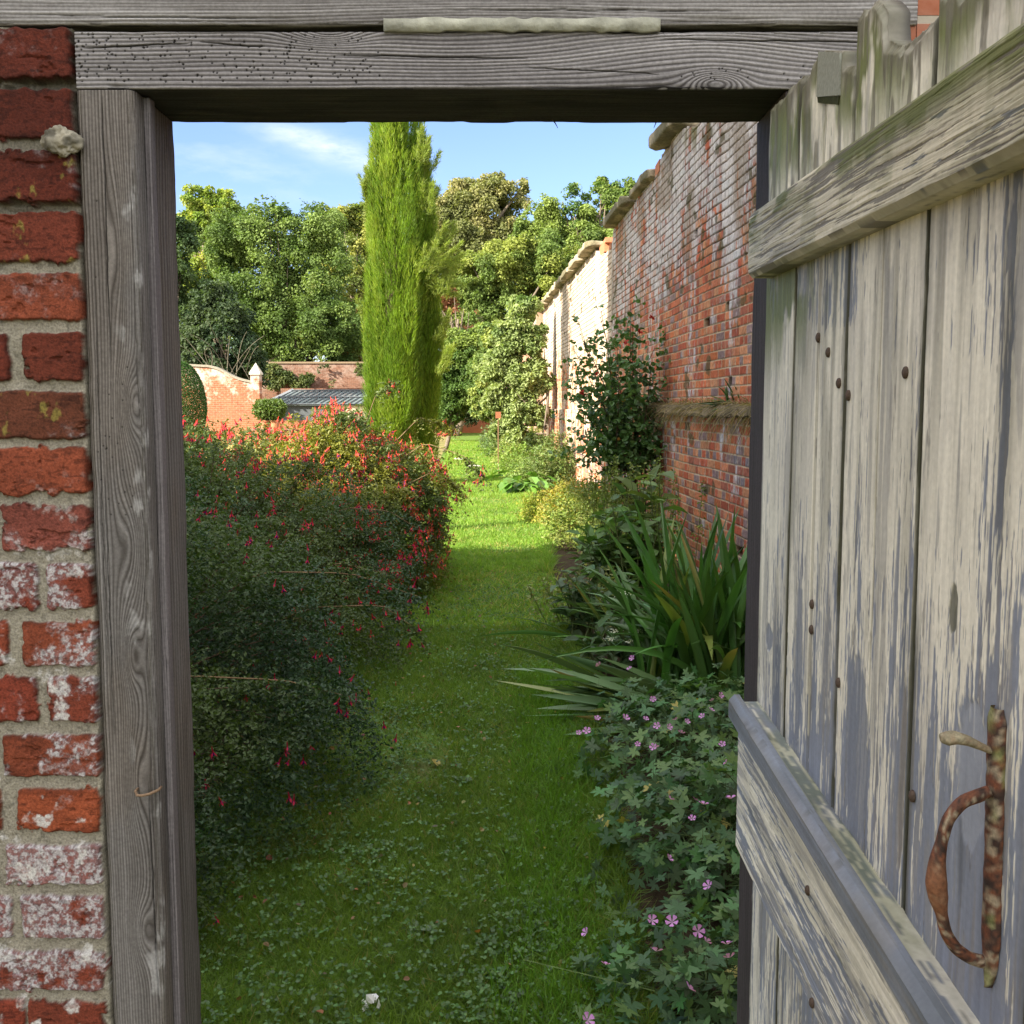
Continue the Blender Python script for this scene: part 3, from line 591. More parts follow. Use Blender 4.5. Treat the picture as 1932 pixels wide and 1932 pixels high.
for px, py in ((1872, 1418), (1850, 1408), (1825, 1397), (1800, 1391), (1785, 1394), (1776, 1400)):
    r = ray(px, py); s = (.698 - (CAM - DH) @ De) / (r @ De); P.append(CAM + s * r)
P = np.array(P); u = np.linspace(0, 5, 30); P2 = np.stack([np.interp(u, np.arange(6), P[:, k]) for k in range(3)], 1)
g = G(); g.tube(P2, np.interp(u, [0, 1, 3, 4.4, 5], [.0045, .0055, .009, .0085, .002]), 14, flat=.55, up=(0, 0, 1)); g.C[0] = mixc(rc(g.V[0]), (.42, .38, .24), .5 + 0 * g.V[0][:, 0]); g.build('thumb_latch', M_rust, handle, True)

# ================================================================== GARDEN WALL
gw = root('garden_wall', 'tall old garden wall of lime streaked orange brick', 'wall', (1.75, 8, 0))
def wtop(y):
    a = [(1.7, 4.2), (8.6, 4.2), (9.3, 4.02), (9.8, 4.0), (10.3, 4.12), (11.5, 4.15), (11.7, 4.0), (15.15, 3.98), (15.3, 3.72), (16.5, 3.78), (17.2, 3.98), (29.5, 4.02), (29.6, 4.0), (36, 3.9)]
    return np.interp(y, [p[0] for p in a], [p[1] for p in a])
def gwall():
    ys = [6.4]
    while ys[-1] < 34: ys.append(ys[-1] + max(.011, .00018 * ys[-1] ** 2))
    ys = np.array(ys); zt = wtop(ys) + .03 * (vn2(ys * 9, ys * 0, 3) - .5) + .05 * (vn2(ys * 2.2, ys * 0, 4) - .5) * (ys < 10)
    nz = 820; q = np.linspace(0, 1, nz); Y = ys[:, None] + 0 * q; Z = zt[:, None] * q[None]
    ZZ = Z + .006 * (fbm(Y * 2.5, Z * 1.2, 1, 3) - .5) + .010 * (fbm(Y * .5, Z * .4, 2, 2) - .5); row = np.floor(ZZ / .075)
    hd = (row.astype(int) % 2) == 0; wdt = np.where(hd, .1125, .225); u = Y / wdt + np.where(hd, .25, .5) + _h(row, row * 0, row * 0, 5) * .3
    iu = np.floor(u); fu = (u - iu) * wdt; fz = ZZ - row * .075
    e_ = np.minimum(np.minimum(fu, wdt - fu) - .001, np.minimum(fz, .075 - fz)) + .005 * (fbm(Y * 40, Z * 60, 6, 3) - .5)
    mort = sstep(.0085, .0035, e_); r1 = _h(iu, row, 0 * row, 11); r2 = _h(iu, row, 0 * row, 12); r3 = _h(iu, row, 0 * row, 13)
    pal = np.array([(.42, .13, .05), (.33, .085, .045), (.46, .17, .08), (.38, .11, .05), (.30, .10, .06), (.44, .20, .10), (.36, .09, .045), (.22, .15, .14)])
    B = pal[(r1 * 7.99).astype(int)] * (.8 + .4 * r2)[..., None]
    B = mixc(B, (.17, .15, .16), (hd & (r3 < .20) & (Z < 1.5)) * .8)
    B = B * (.75 + .5 * fbm(Y * 14, Z * 22, 14, 3))[..., None]
    up = sstep(2.1, 3.1, Z + .9 * (fbm(Y * .9, Z * .6, 15, 3) - .5)); far = sstep(15.22, 15.28, Y)
    mc = mixc((.40, .31, .20), (.09, .065, .045), np.clip(up * 1.1 + .5 * sstep(.5, .7, fbm(Y * 3, Z * 4, 16)), 0, 1))
    C = mixc(B, 0, mort) + mc * mort[..., None]
    stre = fbm(Y * 7, Z * .9, 17, 4, .6); fl = fbm(Y * 24, Z * 12, 18, 4, .65); blk = fbm(Y * 1.1, Z * 1.0, 19, 3)
    nearcol = np.exp(-((Y - 8.35 - .15 * (Z - 2)) / .30) ** 2) * sstep(1.5, 2.4, Z)
    wv = .42 * stre + .33 * fl + .30 * blk + .20 * up + .14 * nearcol + .03 * (r3 - .5) * 3
    wv = wv + .07 * sstep(1.8, 1.5, Z) * (r2 > .7) + far * (.09 * sstep(.4, 1.6, Z) + .03)
    wm = sstep(.60, .70, wv); wc = mixc((.36, .34, .34), (.58, .57, .56), sstep(.6, .85, wv)); wc = mixc(wc, (.50, .41, .31), far * .8)
    C = mixc(C, 0, wm * (1 - mort * .75) * .88) + wc * (wm * (1 - mort * .75) * .88)[..., None]
    br = sstep(.52, .66, fbm(Y * 1.8, Z * 1.6, 20, 4)) * up; C = mixc(C, (.22, .165, .11), br * .6 * (1 - .7 * far))
    ms = sstep(.35, .0, zt[:, None] - Z) * sstep(.45, .65, fbm(Y * 5, Z * 2, 21)) * (Y < 10.5); C = mixc(C, (.13, .12, .04), ms * .85)
    spot = sstep(.70, .76, fbm(Y * 3.5, Z * 5, 22, 3)); C = mixc(C, (.08, .07, .03), spot * .8)
    H = -.010 * mort * (.5 + .7 * up) + .004 * (r1 - .5) + .006 * (fbm(Y * 20, Z * 30, 23, 3) - .5) - .05 * (r3 > .9965) * (1 - mort)
    C = mixc(C, C * .25, (r3 > .9965) * 1.0)
    H = H + .06 * (Z < 1.42) + .02 * sstep(.6, .7, fbm(Y * .3, Z * .3, 25))
    V = np.stack([WX(Y) - H, Y - H * .0457, Z], -1).reshape(-1, 3); n = len(ys); i = np.arange(n - 1)[:, None] * nz; j = np.arange(nz - 1)[None]
    Fq = np.stack([i + j, i + j + 1, i + nz + j + 1, i + nz + j], -1).reshape(-1, 4)
    # top and back
    k = len(V); step = slice(None, None, 1); topi = np.arange(n) * nz + nz - 1
    bt = V[topi] + [.34, 0, 0]; bb = bt.copy(); bb[:, 2] = 0; V = np.vstack([V, bt, bb]); a = np.arange(n - 1)
    Ft = np.stack([topi[:-1], k + a, k + a + 1, topi[1:]], 1); Fb = np.stack([k + a, k + n + a, k + n + a + 1, k + a + 1], 1)
    e0 = np.concatenate([np.arange(nz), [k, k + n]]); e1 = np.concatenate([(n - 1) * nz + np.arange(nz), [k + n - 1, k + 2 * n - 1]])
    Cf = np.vstack([C.reshape(-1, 3), np.broadcast_to((.2, .16, .11), (2 * n, 3))])
    endq = np.array([[0, nz - 1, k, k + n], [(n - 1) * nz, k + 2 * n - 1, k + n - 1, (n - 1) * nz + nz - 1]])
    mesh('brickwork', V, np.vstack([Fq, Ft, Fb, endq]), M_gwall, gw, Cf, True)
gwall()
g = G(); x = WX(4.0); g.box((x - .06 + .08, 1.702, 0), (x + .4, 6.4, 4.15), (.35, .2, .13)); g.build('brickwork', M_wallplain, gw)
g = G(); g.box((WX(34) - .05, 34, 0), (WX(34) + .3, 62, 3.9), (.35, .2, .13)); g.build('brickwork', M_gwall, gw)
def along(p0, p1, dz=0):
    """rotation whose y axis runs from p0 to p1"""
    d = unit(np.array(p1, float) - p0); s = unit(np.cross(d, [0, 0, 1.])); u_ = np.cross(s, d); return np.stack([s, d, u_], 1)
def coping(y0, y1, z0, z1, hw, hh, seed, dx=-.02, parent=gw):
    p0 = np.array([WX(y0) + .15 + dx, y0, z0]); p1 = np.array([WX(y1) + .15 + dx, y1, z1]); c = (p0 + p1) / 2; L = np.linalg.norm(p1 - p0) / 2
    rough('coping_stone', c, (hw, L, hh), .05, 5, M_stone, (.33, .28, .20), parent, 46, seed, along(p0, p1), boxy=7, col2=(.15, .135, .085))
coping(10.25, 11.55, 4.18, 4.24, .27, .065, 1, -.05)
coping(11.95, 13.3, 4.05, 4.05, .25, .05, 3, -.0); coping(13.32, 15.25, 4.03, 4.03, .27, .06, 4, -.05)
for k, y in enumerate(np.arange(17.0, 29.4, 1.56)): coping(y, y + 1.54, 4.05, 4.05, .27, .055, 10 + k, -.05)
for k, (y0, y1, z0, z1) in enumerate(((11.6, 11.93, 4.0, 4.12), (15.3, 15.9, 3.72, 3.80), (16.0, 16.9, 3.78, 3.90), (15.9, 16.95, 3.90, 3.97))): g = G(); g.box((WX(y0) - .01, y0, z0), (WX(y1) + .3, y1, z1), (.42, .17, .09)); g.build('loose_brick', M_gwall, gw)
# pier
g = G(); g.box((WX(28.6) - .16, 28.3, 0), (WX(28.6) + .1, 28.95, 3.95), (.3, .2, .14)); g.build('pier', M_gwall, gw)
rough('ledge', (WX(11) - .075, 11.0, 1.455), (.075, 4.4, .038), .06, 9, M_stone, (.12, .095, .05), gw, 90, 60, along((WX(6.6), 6.6, 0), (WX(15.4), 15.4, 0)), boxy=9, col2=(.22, .17, .10))

# ================================================================== SCATTER TOOLS
def frames(d, n):
    z = unit(n); x = unit(d - (d * z).sum(-1, keepdims=True) * z); return x, np.cross(z, x), z
def inst(tV, tF, P, D, Nn, S, C, g=None):
    """copies of a small template: x along D, z along N"""
    x, y, z = frames(D, Nn); S = np.broadcast_to(np.asarray(S, float), (len(P),))
    tV = np.asarray(tV, float)
    V = P[:, None] + S[:, None, None] * (tV[None, :, 0:1] * x[:, None] + tV[None, :, 1:2] * y[:, None] + tV[None, :, 2:3] * z[:, None])
    k = len(tV); off = (np.arange(len(P)) * k)[:, None, None]
    Fs = [(f[None] + off).reshape(-1, f.shape[1]) for f in tF]; C = np.repeat(np.asarray(C, float).reshape(-1, 3), k, 0) if np.ndim(C) > 1 else C
    g = g if g is not None else G(); g.add(V.reshape(-1, 3), Fs, C); return g
RH = (np.array([[0, 0, 0], [.45, .32, .10], [1, 0, -.06], [.45, -.32, .10]]), [np.array([[0, 2, 1], [0, 3, 2]])])
OV = (np.array([[0, 0, 0], [.25, .24, .06], [.62, .25, .05], [1, 0, -.10], [.62, -.25, .05], [.25, -.24, .06]]), [np.array([[0, 3, 2], [0, 2, 1], [0, 4, 3], [0, 5, 4]])])
BL = (np.array([[0, 0, 0], [.3, .36, .08], [.75, .3, .04], [1, 0, -.12], [.75, -.3, .04], [.3, -.36, .08]]), OV[1])
def palm():
    V = [[0, 0, .0]]; n = 5
    for k in range(n):
        a = (k - 2) * R(56)
        for da, r in ((-24, .40), (-15, .70), (-8, .74), (0, 1.0), (8, .74), (15, .70)): V.append([r * math.cos(a + R(da)), r * math.sin(a + R(da)), .10 * r - .12 * r * r + (.05 if da == 0 else 0)])
    V.append([.3 * math.cos(R(-180)), 0, 0]); m = len(V); return np.array(V) * [.6, .6, .6], [np.array([[0, i, i + 1] for i in range(1, m - 1)])]
PALM = palm()
def rdir(n, up=0.): v = rng.normal(size=(n, 3)); v[:, 2] += up; return unit(v)
def jcol(c, n, v=.2, hue=.08):
    c = np.array(c, float) * (1 + v * (rng.random((n, 1)) * 2 - 1)); return np.clip(c * (1 + hue * (rng.random((n, 3)) * 2 - 1)), .002, 1)
def blades(P, D0, Bd, L, W, C, seg=3, side=None, tipw=.05, fold=0., g=None, mid=.35, Ct=None):
    """curved tapering blades"""
    n = len(P); L = np.broadcast_to(L, (n,))[:, None]; W = np.broadcast_to(W, (n,))
    if side is None: side = unit(np.cross(D0, rdir(n)))
    V = []; CC = []
    for k in range(seg + 1):
        t = k / seg; c = P + L * (D0 * t + Bd * t * t)
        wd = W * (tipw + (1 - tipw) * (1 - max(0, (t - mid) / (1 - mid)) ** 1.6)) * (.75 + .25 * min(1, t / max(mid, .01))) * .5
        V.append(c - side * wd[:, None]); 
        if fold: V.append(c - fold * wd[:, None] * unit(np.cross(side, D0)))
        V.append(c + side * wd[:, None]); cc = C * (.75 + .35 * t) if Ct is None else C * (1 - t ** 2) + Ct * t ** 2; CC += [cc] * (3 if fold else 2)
    m = 3 if fold else 2; V = np.stack(V, 1); CC = np.stack(CC, 1); K = m * (seg + 1)
    Fq = []
    for k in range(seg):
        for q in range(m - 1): Fq.append([k * m + q, k * m + q + 1, (k + 1) * m + q + 1, (k + 1) * m + q])
    Fq = np.array(Fq)[None] + (np.arange(n) * K)[:, None, None]
    g = g if g is not None else G(); g.add(V.reshape(-1, 3), Fq.reshape(-1, 4), CC.reshape(-1, 3)); return g
def sprays(P, D, L, k, size, C, tmpl=OV, spread=.5, droop=.3, jit=.2, g=None, nup=.8):
    """twig tips, each with k leaves along it"""
    n = len(P); t = (np.arange(k) + .5) / k; t = np.broadcast_to(t[None], (n, k)) + (rng.random((n, k)) - .5) / k
    L = np.broadcast_to(L, (n,))[:, None, None]
    Q = P[:, None] + D[:, None] * t[..., None] * L; Q[..., 2] -= droop * (t * L[..., 0]) * t
    sd = unit(np.cross(D, rdir(n)))[:, None] * np.where(np.arange(k) % 2, 1, -1)[None, :, None]
    ld = unit(D[:, None] * .6 + sd * 1.0 + spread * rng.normal(size=(n, k, 3)) * .6); nn = unit(rng.normal(size=(n, k, 3)) * .55 + np.array([0, 0, nup]) + D[:, None] * .2)
    C = np.repeat(C, k, 0) * (1 + .22 * (rng.random((n * k, 1)) - .5)); S = size * (.7 + .6 * rng.random(n * k))
    return inst(tmpl[0], tmpl[1], Q.reshape(-1, 3), ld.reshape(-1, 3), nn.reshape(-1, 3), S, C, g)

# ================================================================== LAWN
def lawn():
    g = G()
    def add(y0, y1, dens, h, wd, seg, ex=.30):
        n = int(dens * (y1 - y0) * 1.7); y = y0 + (y1 - y0) * rng.random(n); l, r = XL(y) - ex, XR(y) + .12; x = l + (r - l) * rng.random(n)
        ok = (np.abs(x / y) < .5) & (x > l) & (x < r); x, y = x[ok], y[ok]; n = len(x)
        pn = fbm(x * 1.6, y * 1.1, 5, 4); cl = fbm(x * 6, y * 5, 6, 3)
        keep = rng.random(n) < np.clip(1.4 - 1.4 * sstep(.54, .70, pn), .3, 1); x, y, pn, cl = x[keep], y[keep], pn[keep], cl[keep]; n = len(x)
        l, r = XL(y) - ex, XR(y) + .12; edge = sstep(.20, .0, np.minimum(x - l, r - x)); hh = h * (.5 + .9 * cl) * (1 + 1.3 * edge) * (.7 + .6 * rng.random(n))
        P = np.stack([x, y, 0 * x + .004], 1); D = rdir(n, 1.6); D[:, 2] = np.abs(D[:, 2]); Bd = rdir(n) * .45; Bd[:, 2] = -np.abs(Bd[:, 2]) * .5
        C = mixc((.075, .15, .024), (.16, .25, .045), np.clip(rng.random(n) * .6 + .6 * (cl - .2), 0, 1)); C = mixc(C, (.26, .22, .09), (rng.random(n) < .05 + .16 * sstep(.5, .65, pn)) * .8)
        blades(P, D, Bd, hh, wd, C * (1.0 + .45 * float(y0 >= 7)) * (1.0, 1.0, .8), seg, g=g, mid=.2)  # farther blades lightened, sunshine on the lawn put into their colour
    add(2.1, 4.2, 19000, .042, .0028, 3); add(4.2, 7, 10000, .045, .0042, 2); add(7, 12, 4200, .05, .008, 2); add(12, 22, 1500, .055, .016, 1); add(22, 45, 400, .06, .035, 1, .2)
    n = 9000; y = 2.2 + 3.6 * rng.random(n); x = XR(y) - .12 + .16 * rng.random(n) ** 1.5 * np.where(rng.random(n) < .5, -1, 1); D = rdir(n, 2.2); D[:, 2] = np.abs(D[:, 2])
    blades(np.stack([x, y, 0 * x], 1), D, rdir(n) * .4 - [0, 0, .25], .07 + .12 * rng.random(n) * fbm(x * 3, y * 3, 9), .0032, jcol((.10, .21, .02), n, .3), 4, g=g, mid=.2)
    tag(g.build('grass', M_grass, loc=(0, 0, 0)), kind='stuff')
    # clover, ground ivy and small weeds in the turf
    g = G(); n = 26000; y = 2.1 + 6.5 * rng.random(n) ** 1.6; x = -1.2 + 1.6 * rng.random(n); pn = fbm(x * 1.6, y * 1.1, 5, 4); c2 = fbm(x * 3.2, y * 2.2, 15, 3)
    ok = (x > XL(y) - .3) & (x < XR(y) + .1) & (rng.random(n) < (.25 + .75 * sstep(.46, .66, .5 * pn + .5 * c2)) * np.clip(1.25 - y / 9, 0, 1)); x, y = x[ok], y[ok]; n = len(x)
    CL = (np.array([[0, 0, 0], [.4, .42, .05], [.85, .38, .02], [1.0, 0, .0], [.85, -.38, .02], [.4, -.42, .05]]), OV[1])
    P = np.stack([x, y, .022 + .022 * rng.random(n)], 1)
    for k in range(3):
        a = rng.random(n) * .6 + k * 2.09; D = np.stack([np.cos(a), np.sin(a), 0 * a], 1); nn = rdir(n, 2.2)
        inst(*CL, P, D, nn, .009 + .006 * rng.random(n) ** 2, jcol((.075, .15, .045), n, .4), g)
    tag(g.build('clover', M_leaf, loc=(0, 0, 0)), kind='stuff')
lawn()
n = 260; y = 2.3 + 7 * rng.random(n); x = XL(y) + .0 + (XR(y) - XL(y)) * rng.random(n) ** 1.8; g = inst(*BL, np.stack([x, y, .03 + .015 * rng.random(n)], 1), rdir(n), rdir(n, 2), .012 + .014 * rng.random(n), jcol((.20, .12, .05), n, .5, .4))
tag(g.build('fallen_leaves', M_leaf, loc=(0, 0, 0)), kind='stuff')
# a few broad weeds and fallen things on the lawn
def rosette(c, r, k, col, label, name='weed', cat='weed', up=.25):
    n = k; a = np.arange(n) / n * 2 * math.pi + rng.random(n); D = np.stack([np.cos(a), np.sin(a), np.full(n, up)], 1); P = np.broadcast_to(np.array(c) + [0, 0, .012], (n, 3)).copy()
    g = inst(*BL, P, D, rdir(n, 3), r * (.7 + .5 * rng.random(n)), jcol(col, n)); return tag(g.build(name, M_leaf, loc=c), label, cat, kind='thing')
for px, py, r, lab in ((785, 1760, .05, 'pale broad leaved weed low in the shaded lawn beside the clover'), (870, 1480, .05, 'grey green leafy weed in the middle of the lawn'), (1010, 1300, .035, 'small weed in the turf beside the arching sword leaves')):
    rosette(gnd(px, py), r, 7, (.12, .19, .10), lab)
g = G(); c = gnd(708, 1890, .03)
inst(*BL, np.broadcast_to(c, (6, 3)) + .008 * rng.normal(size=(6, 3)), rdir(6), rdir(6, 1), .028, np.broadcast_to((.75, .75, .78), (6, 3)), g)
tag(g.build('feather', M_petal), 'small crumpled white feather lying on the clover in the foreground', 'feather', kind='thing')
for px, py, lab in ((820, 1432, 'yellowing curled leaf lying on the lawn'), (1190, 1045, 'brown dry leaf at the lawn edge below the leafy border plant')):
    c = gnd(px, py, .03); g = inst(*BL, c[None], rdir(1), rdir(1, 2), .05, np.array([(.32, .26, .06)])); tag(g.build('fallen_leaf', M_leaf), lab, 'leaf', kind='thing')
for px, py, s, lab in ((866, 868, .10, 'white flint stone on the far sunlit grass path'), (893, 882, .13, 'flat pale stone set in the sunlit grass path')):
    c = gnd(px, py); rough('stone', c + [0, 0, .02], (s * 1.4, s, .035), .03, 20, M_stone, (.6, .58, .52), None, 14, 9, boxy=3, meta=(lab, 'stone'))

# ================================================================== FUCHSIAS
def flower_tmpl():
    g = G(); n = 6; prof = [(0, .0012), (.008, .0022), (.016, .0026), (.020, .0034)]
    g.tube([[0, 0, -z] for z, r in prof], [r for z, r in prof], n, (.50, .015, .02), cap=False)
    for k in range(4):
        a = k * math.pi / 2; c, s = math.cos(a), math.sin(a)
        V = [[.002 * c, .002 * s, -.018], [.008 * c - .004 * s, .008 * s + .004 * c, -.026], [.014 * c, .014 * s, -.034], [.008 * c + .004 * s, .008 * s - .004 * c, -.026]]
        g.add(V, np.array([[0, 1, 2, 3]]), (.62, .02, .03))
    g.tube([[0, 0, -.019], [0, 0, -.027], [0, 0, -.032]], [.003, .0048, .003], 6, (.16, .01, .12)); g.tube([[0, 0, -.03], [.001, 0, -.048]], [.0006, .0005], 3, (.6, .05, .1))
    return np.concatenate(g.V), [f for f in g.F], np.concatenate(g.C)
FT = flower_tmpl()
def fuchsia(cx, cy, rx, ry, h, nsp, nfl, leafsize, col, label, seed, fcol=1.0, fmin=.25, fscale=1.0, extra=()):
    rt = root('fuchsia_bush', label, 'bush', (cx, cy, 0))
    # branches: arching from the base to the outline
    gb = G(); tips = []; tdir = []; nb = 110
    for k in range(nb):
        a = rng.random() * 2 * math.pi; el = R(8 + 78 * rng.random() ** .8); b0 = np.array([cx + rx * .35 * rng.normal() * .5, cy + ry * .45 * rng.normal() * .6, .02])
        d = np.array([math.cos(a) * math.cos(el) * rx, math.sin(a) * math.cos(el) * ry, math.sin(el) * h * 1.05]); f = .82 + .28 * rng.random(); tip = np.array([cx, cy, .08]) + d * f
        mid = b0 * .45 + tip * .55 + [0, 0, .22 * h]; t = np.linspace(0, 1, 9)[:, None]; P = (1 - t) ** 2 * b0 + 2 * t * (1 - t) * mid + t * t * tip
        gb.tube(P, np.linspace(.008, .0016, 9), 4, (.11, .075, .05), cap=False)
        for q in range(34):
            u = .42 + .6 * rng.random(); i = min(7, int(u * 8)); tips.append(P[i] + (P[i + 1] - P[i]) * (u * 8 - i) if u < 1 else P[-1]); tdir.append(unit(P[i + 1] - P[i]) + .8 * rng.normal(size=3))
    for ex in extra:
        P = np.array(ex, float); u = np.linspace(0, len(P) - 1, 14); P = np.stack([np.interp(u, np.arange(len(P)), P[:, k]) for k in range(3)], 1); gb.tube(P, np.linspace(.005, .0012, 14), 4, (.16, .11, .06), cap=False)
        for q in range(46): i = rng.integers(6, 13); tips.append(P[i] + (P[i + 1] - P[i]) * rng.random() if i < 13 else P[-1]); tdir.append(unit(P[13] - P[10]) + .7 * rng.normal(size=3) - [0, 0, .2])
    gb.build('branches', M_bark, rt)
    # shell of foliage
    m = int(nsp * 1.9); v = rdir(m, .25); v[:, 2] = np.abs(v[:, 2]); 
    nz_ = vn3(v[:, 0] * 2.6 + seed, v[:, 1] * 2.6, v[:, 2] * 2.6, seed); nz2 = vn3(v[:, 0] * 8 + seed, v[:, 1] * 8, v[:, 2] * 8, seed + 1)
    f = (.74 + .34 * nz_ + .20 * nz2) * (1 - .30 * rng.random(m) ** 2.2)
    Q = np.stack([cx + v[:, 0] * rx * f, cy + v[:, 1] * ry * f, .06 + (np.abs(v[:, 2]) ** .72) * h * f], 1)
    keep = (nz2 > .32 + .1 * rng.random(m)) & (Q[:, 2] > .05); Q = Q[keep][:nsp]; v = v[keep][:nsp]
    tips = np.array(tips); tdir = unit(np.array(tdir))
    P = np.vstack([Q, tips]); D = np.vstack([unit(v * [1, 1, .5] + .55 * rng.normal(size=v.shape)), tdir])
    vis = (P[:, 0] / P[:, 1] > -.40) ; P, D = P[vis], D[vis]; n = len(P)
    hue = vn3(P[:, 0] * 1.8, P[:, 1] * 1.8, P[:, 2] * 1.8, seed + 4); c = mixc(col, np.array(col) * [1.9, 1.35, .7], sstep(.45, .75, hue)) * (1 + .25 * (rng.random((n, 1)) - .5))
    g = sprays(P, D, .11 * (.6 + .8 * rng.random(n)), 9, leafsize, c, OV if leafsize > .02 else RH, droop=.45)
    g.build('foliage', M_leaf, rt)
    # blossoms hanging from the outline
    want = nfl; vv = rdir(want * 3, .35); vv[:, 2] = np.abs(vv[:, 2]); cl = vn3(vv[:, 0] * 7 + seed, vv[:, 1] * 7, vv[:, 2] * 7, seed + 7)
    nz_ = vn3(vv[:, 0] * 2.6 + seed, vv[:, 1] * 2.6, vv[:, 2] * 2.6, seed); nz2 = vn3(vv[:, 0] * 8 + seed, vv[:, 1] * 8, vv[:, 2] * 8, seed + 1)
    f = (.74 + .34 * nz_ + .20 * nz2) * (1.03 + .05 * rng.random(len(vv)))
    Q = np.stack([cx + vv[:, 0] * rx * f, cy + vv[:, 1] * ry * f, .05 + (vv[:, 2] ** .72) * h * f], 1)
    ok = (cl > fmin) & (Q[:, 0] / Q[:, 1] > -.36) & (Q[:, 2] > .22); Q = Q[ok][:want]
    if extra: Q = np.vstack([Q] + [np.array(ex[-1]) + .04 * rng.normal(size=(6, 3)) for ex in extra[:4]])
    ex_ = Q + .03 * rng.normal(size=Q.shape); Q = np.vstack([Q, ex_[: len(Q) // 2]])
    o = np.argsort(np.linalg.norm(Q - CAM, axis=1)); Q = Q[o]; tV, tF, tC = FT
    cc = tC * fcol; big = Q[:100]; proto = None
    for k, q in enumerate(big):
        s_ = fscale * (.85 + .4 * rng.random()); rot = (rng.normal() * .25, rng.normal() * .25, rng.random() * 6)
        if proto is None: proto = mesh('flower', tV, tF, M_petal, None, cc, loc=(0, 0, 0)); proto.parent = rt; proto.location = q - worldloc(rt); proto.scale = (s_,) * 3; proto.rotation_euler = rot
        else: copyobj(proto, q - worldloc(rt), rot, s_, rt)
    rest = Q[100:]
    if len(rest):
        g = G(); n = len(rest); dn = np.broadcast_to([0, 0, 1.], (n, 3)) + .35 * rng.normal(size=(n, 3))
        x, y, z = frames(rdir(n), dn); S = fscale * (.85 + .4 * rng.random(n)); V = rest[:, None] + S[:, None, None] * (tV[None, :, 0:1] * x[:, None] + tV[None, :, 1:2] * y[:, None] + tV[None, :, 2:3] * z[:, None])
        g.add(V.reshape(-1, 3), [(f_[None] + (np.arange(n) * len(tV))[:, None, None]).reshape(-1, f_.shape[1]) for f_ in tF], np.tile(cc, (n, 1)))
        o_ = g.build('flowers', M_petal, rt); o_['kind'] = 'stuff'
    return rt
fuchsia(-1.84, 3.9, 1.10, 1.35, 1.02, 13500, 62, .0185, (.026, .062, .024), 'dark small leaved fuchsia bush with few crimson flowers nearest the door post', 1, (.55, .5, 1.4), .3, .85,
        extra=[[(-1.5, 4.2, .5), (-1.0, 4.1, .85), (-.62, 4.0, .86), (-.36, 3.95, .78)], [(-1.5, 4.6, .3), (-.9, 4.55, .62), (-.55, 4.4, .66), (-.40, 4.3, .58)], [(-1.9, 3.4, .3), (-1.2, 3.4, .62), (-.75, 3.4, .60), (-.56, 3.4, .55)]] + [[(-1.7, y_, .15), (-1.3, y_, .30 + d_), (-1.08, y_ - .05, .26 + d_), (-.90, y_ - .1, .14 + d_)] for y_ in (2.9, 3.1, 3.35, 3.6, 3.85, 4.1, 4.4, 4.7) for d_ in (0, .22)])
fuchsia(-1.95, 6.3, 1.28, 1.55, 1.08, 9000, 300, .020, (.034, .072, .030), 'green fuchsia bush with scattered red flowers behind the dark small leaved one', 2, (.75, 1, 1.2), .42, 1.0,
        extra=[[(-1.4, 6.4, .6), (-1.0, 6.2, .9), (-.70, 6.0, .9), (-.52, 5.9, .8)], [(-1.4, 5.7, .4), (-.95, 5.6, .66), (-.66, 5.5, .62)]])
fuchsia(-2.55, 8.7, 1.15, 1.7, 1.13, 6500, 330, .026, (.060, .100, .030), 'fuchsia bush with pinkish red flowers left of the tallest sunlit one', 4, (1.1, 2.0, 1.5), .42, 1.35)
fuchsia(-1.38, 8.6, .82, 1.45, 1.25, 8000, 1100, .026, (.085, .125, .030), 'sunlit fuchsia bush thick with orange red flowers in front of the tall cypress', 3, (1.1, 5.0, 2.0), .36, 1.25,
        extra=[[(-1.0, 8.6, 1.0), (-.7, 8.5, 1.2), (-.38, 8.4, 1.1), (-.24, 8.3, .95)], [(-1.0, 9.2, 1.2), (-.8, 9.2, 1.4), (-.55, 9.2, 1.3)], [(-1.0, 8, .8), (-.6, 8, 1.0), (-.38, 7.9, .85)], [(-1.3, 9, 1.2), (-1.15, 9, 1.6), (-1.0, 8.9, 1.68)]])

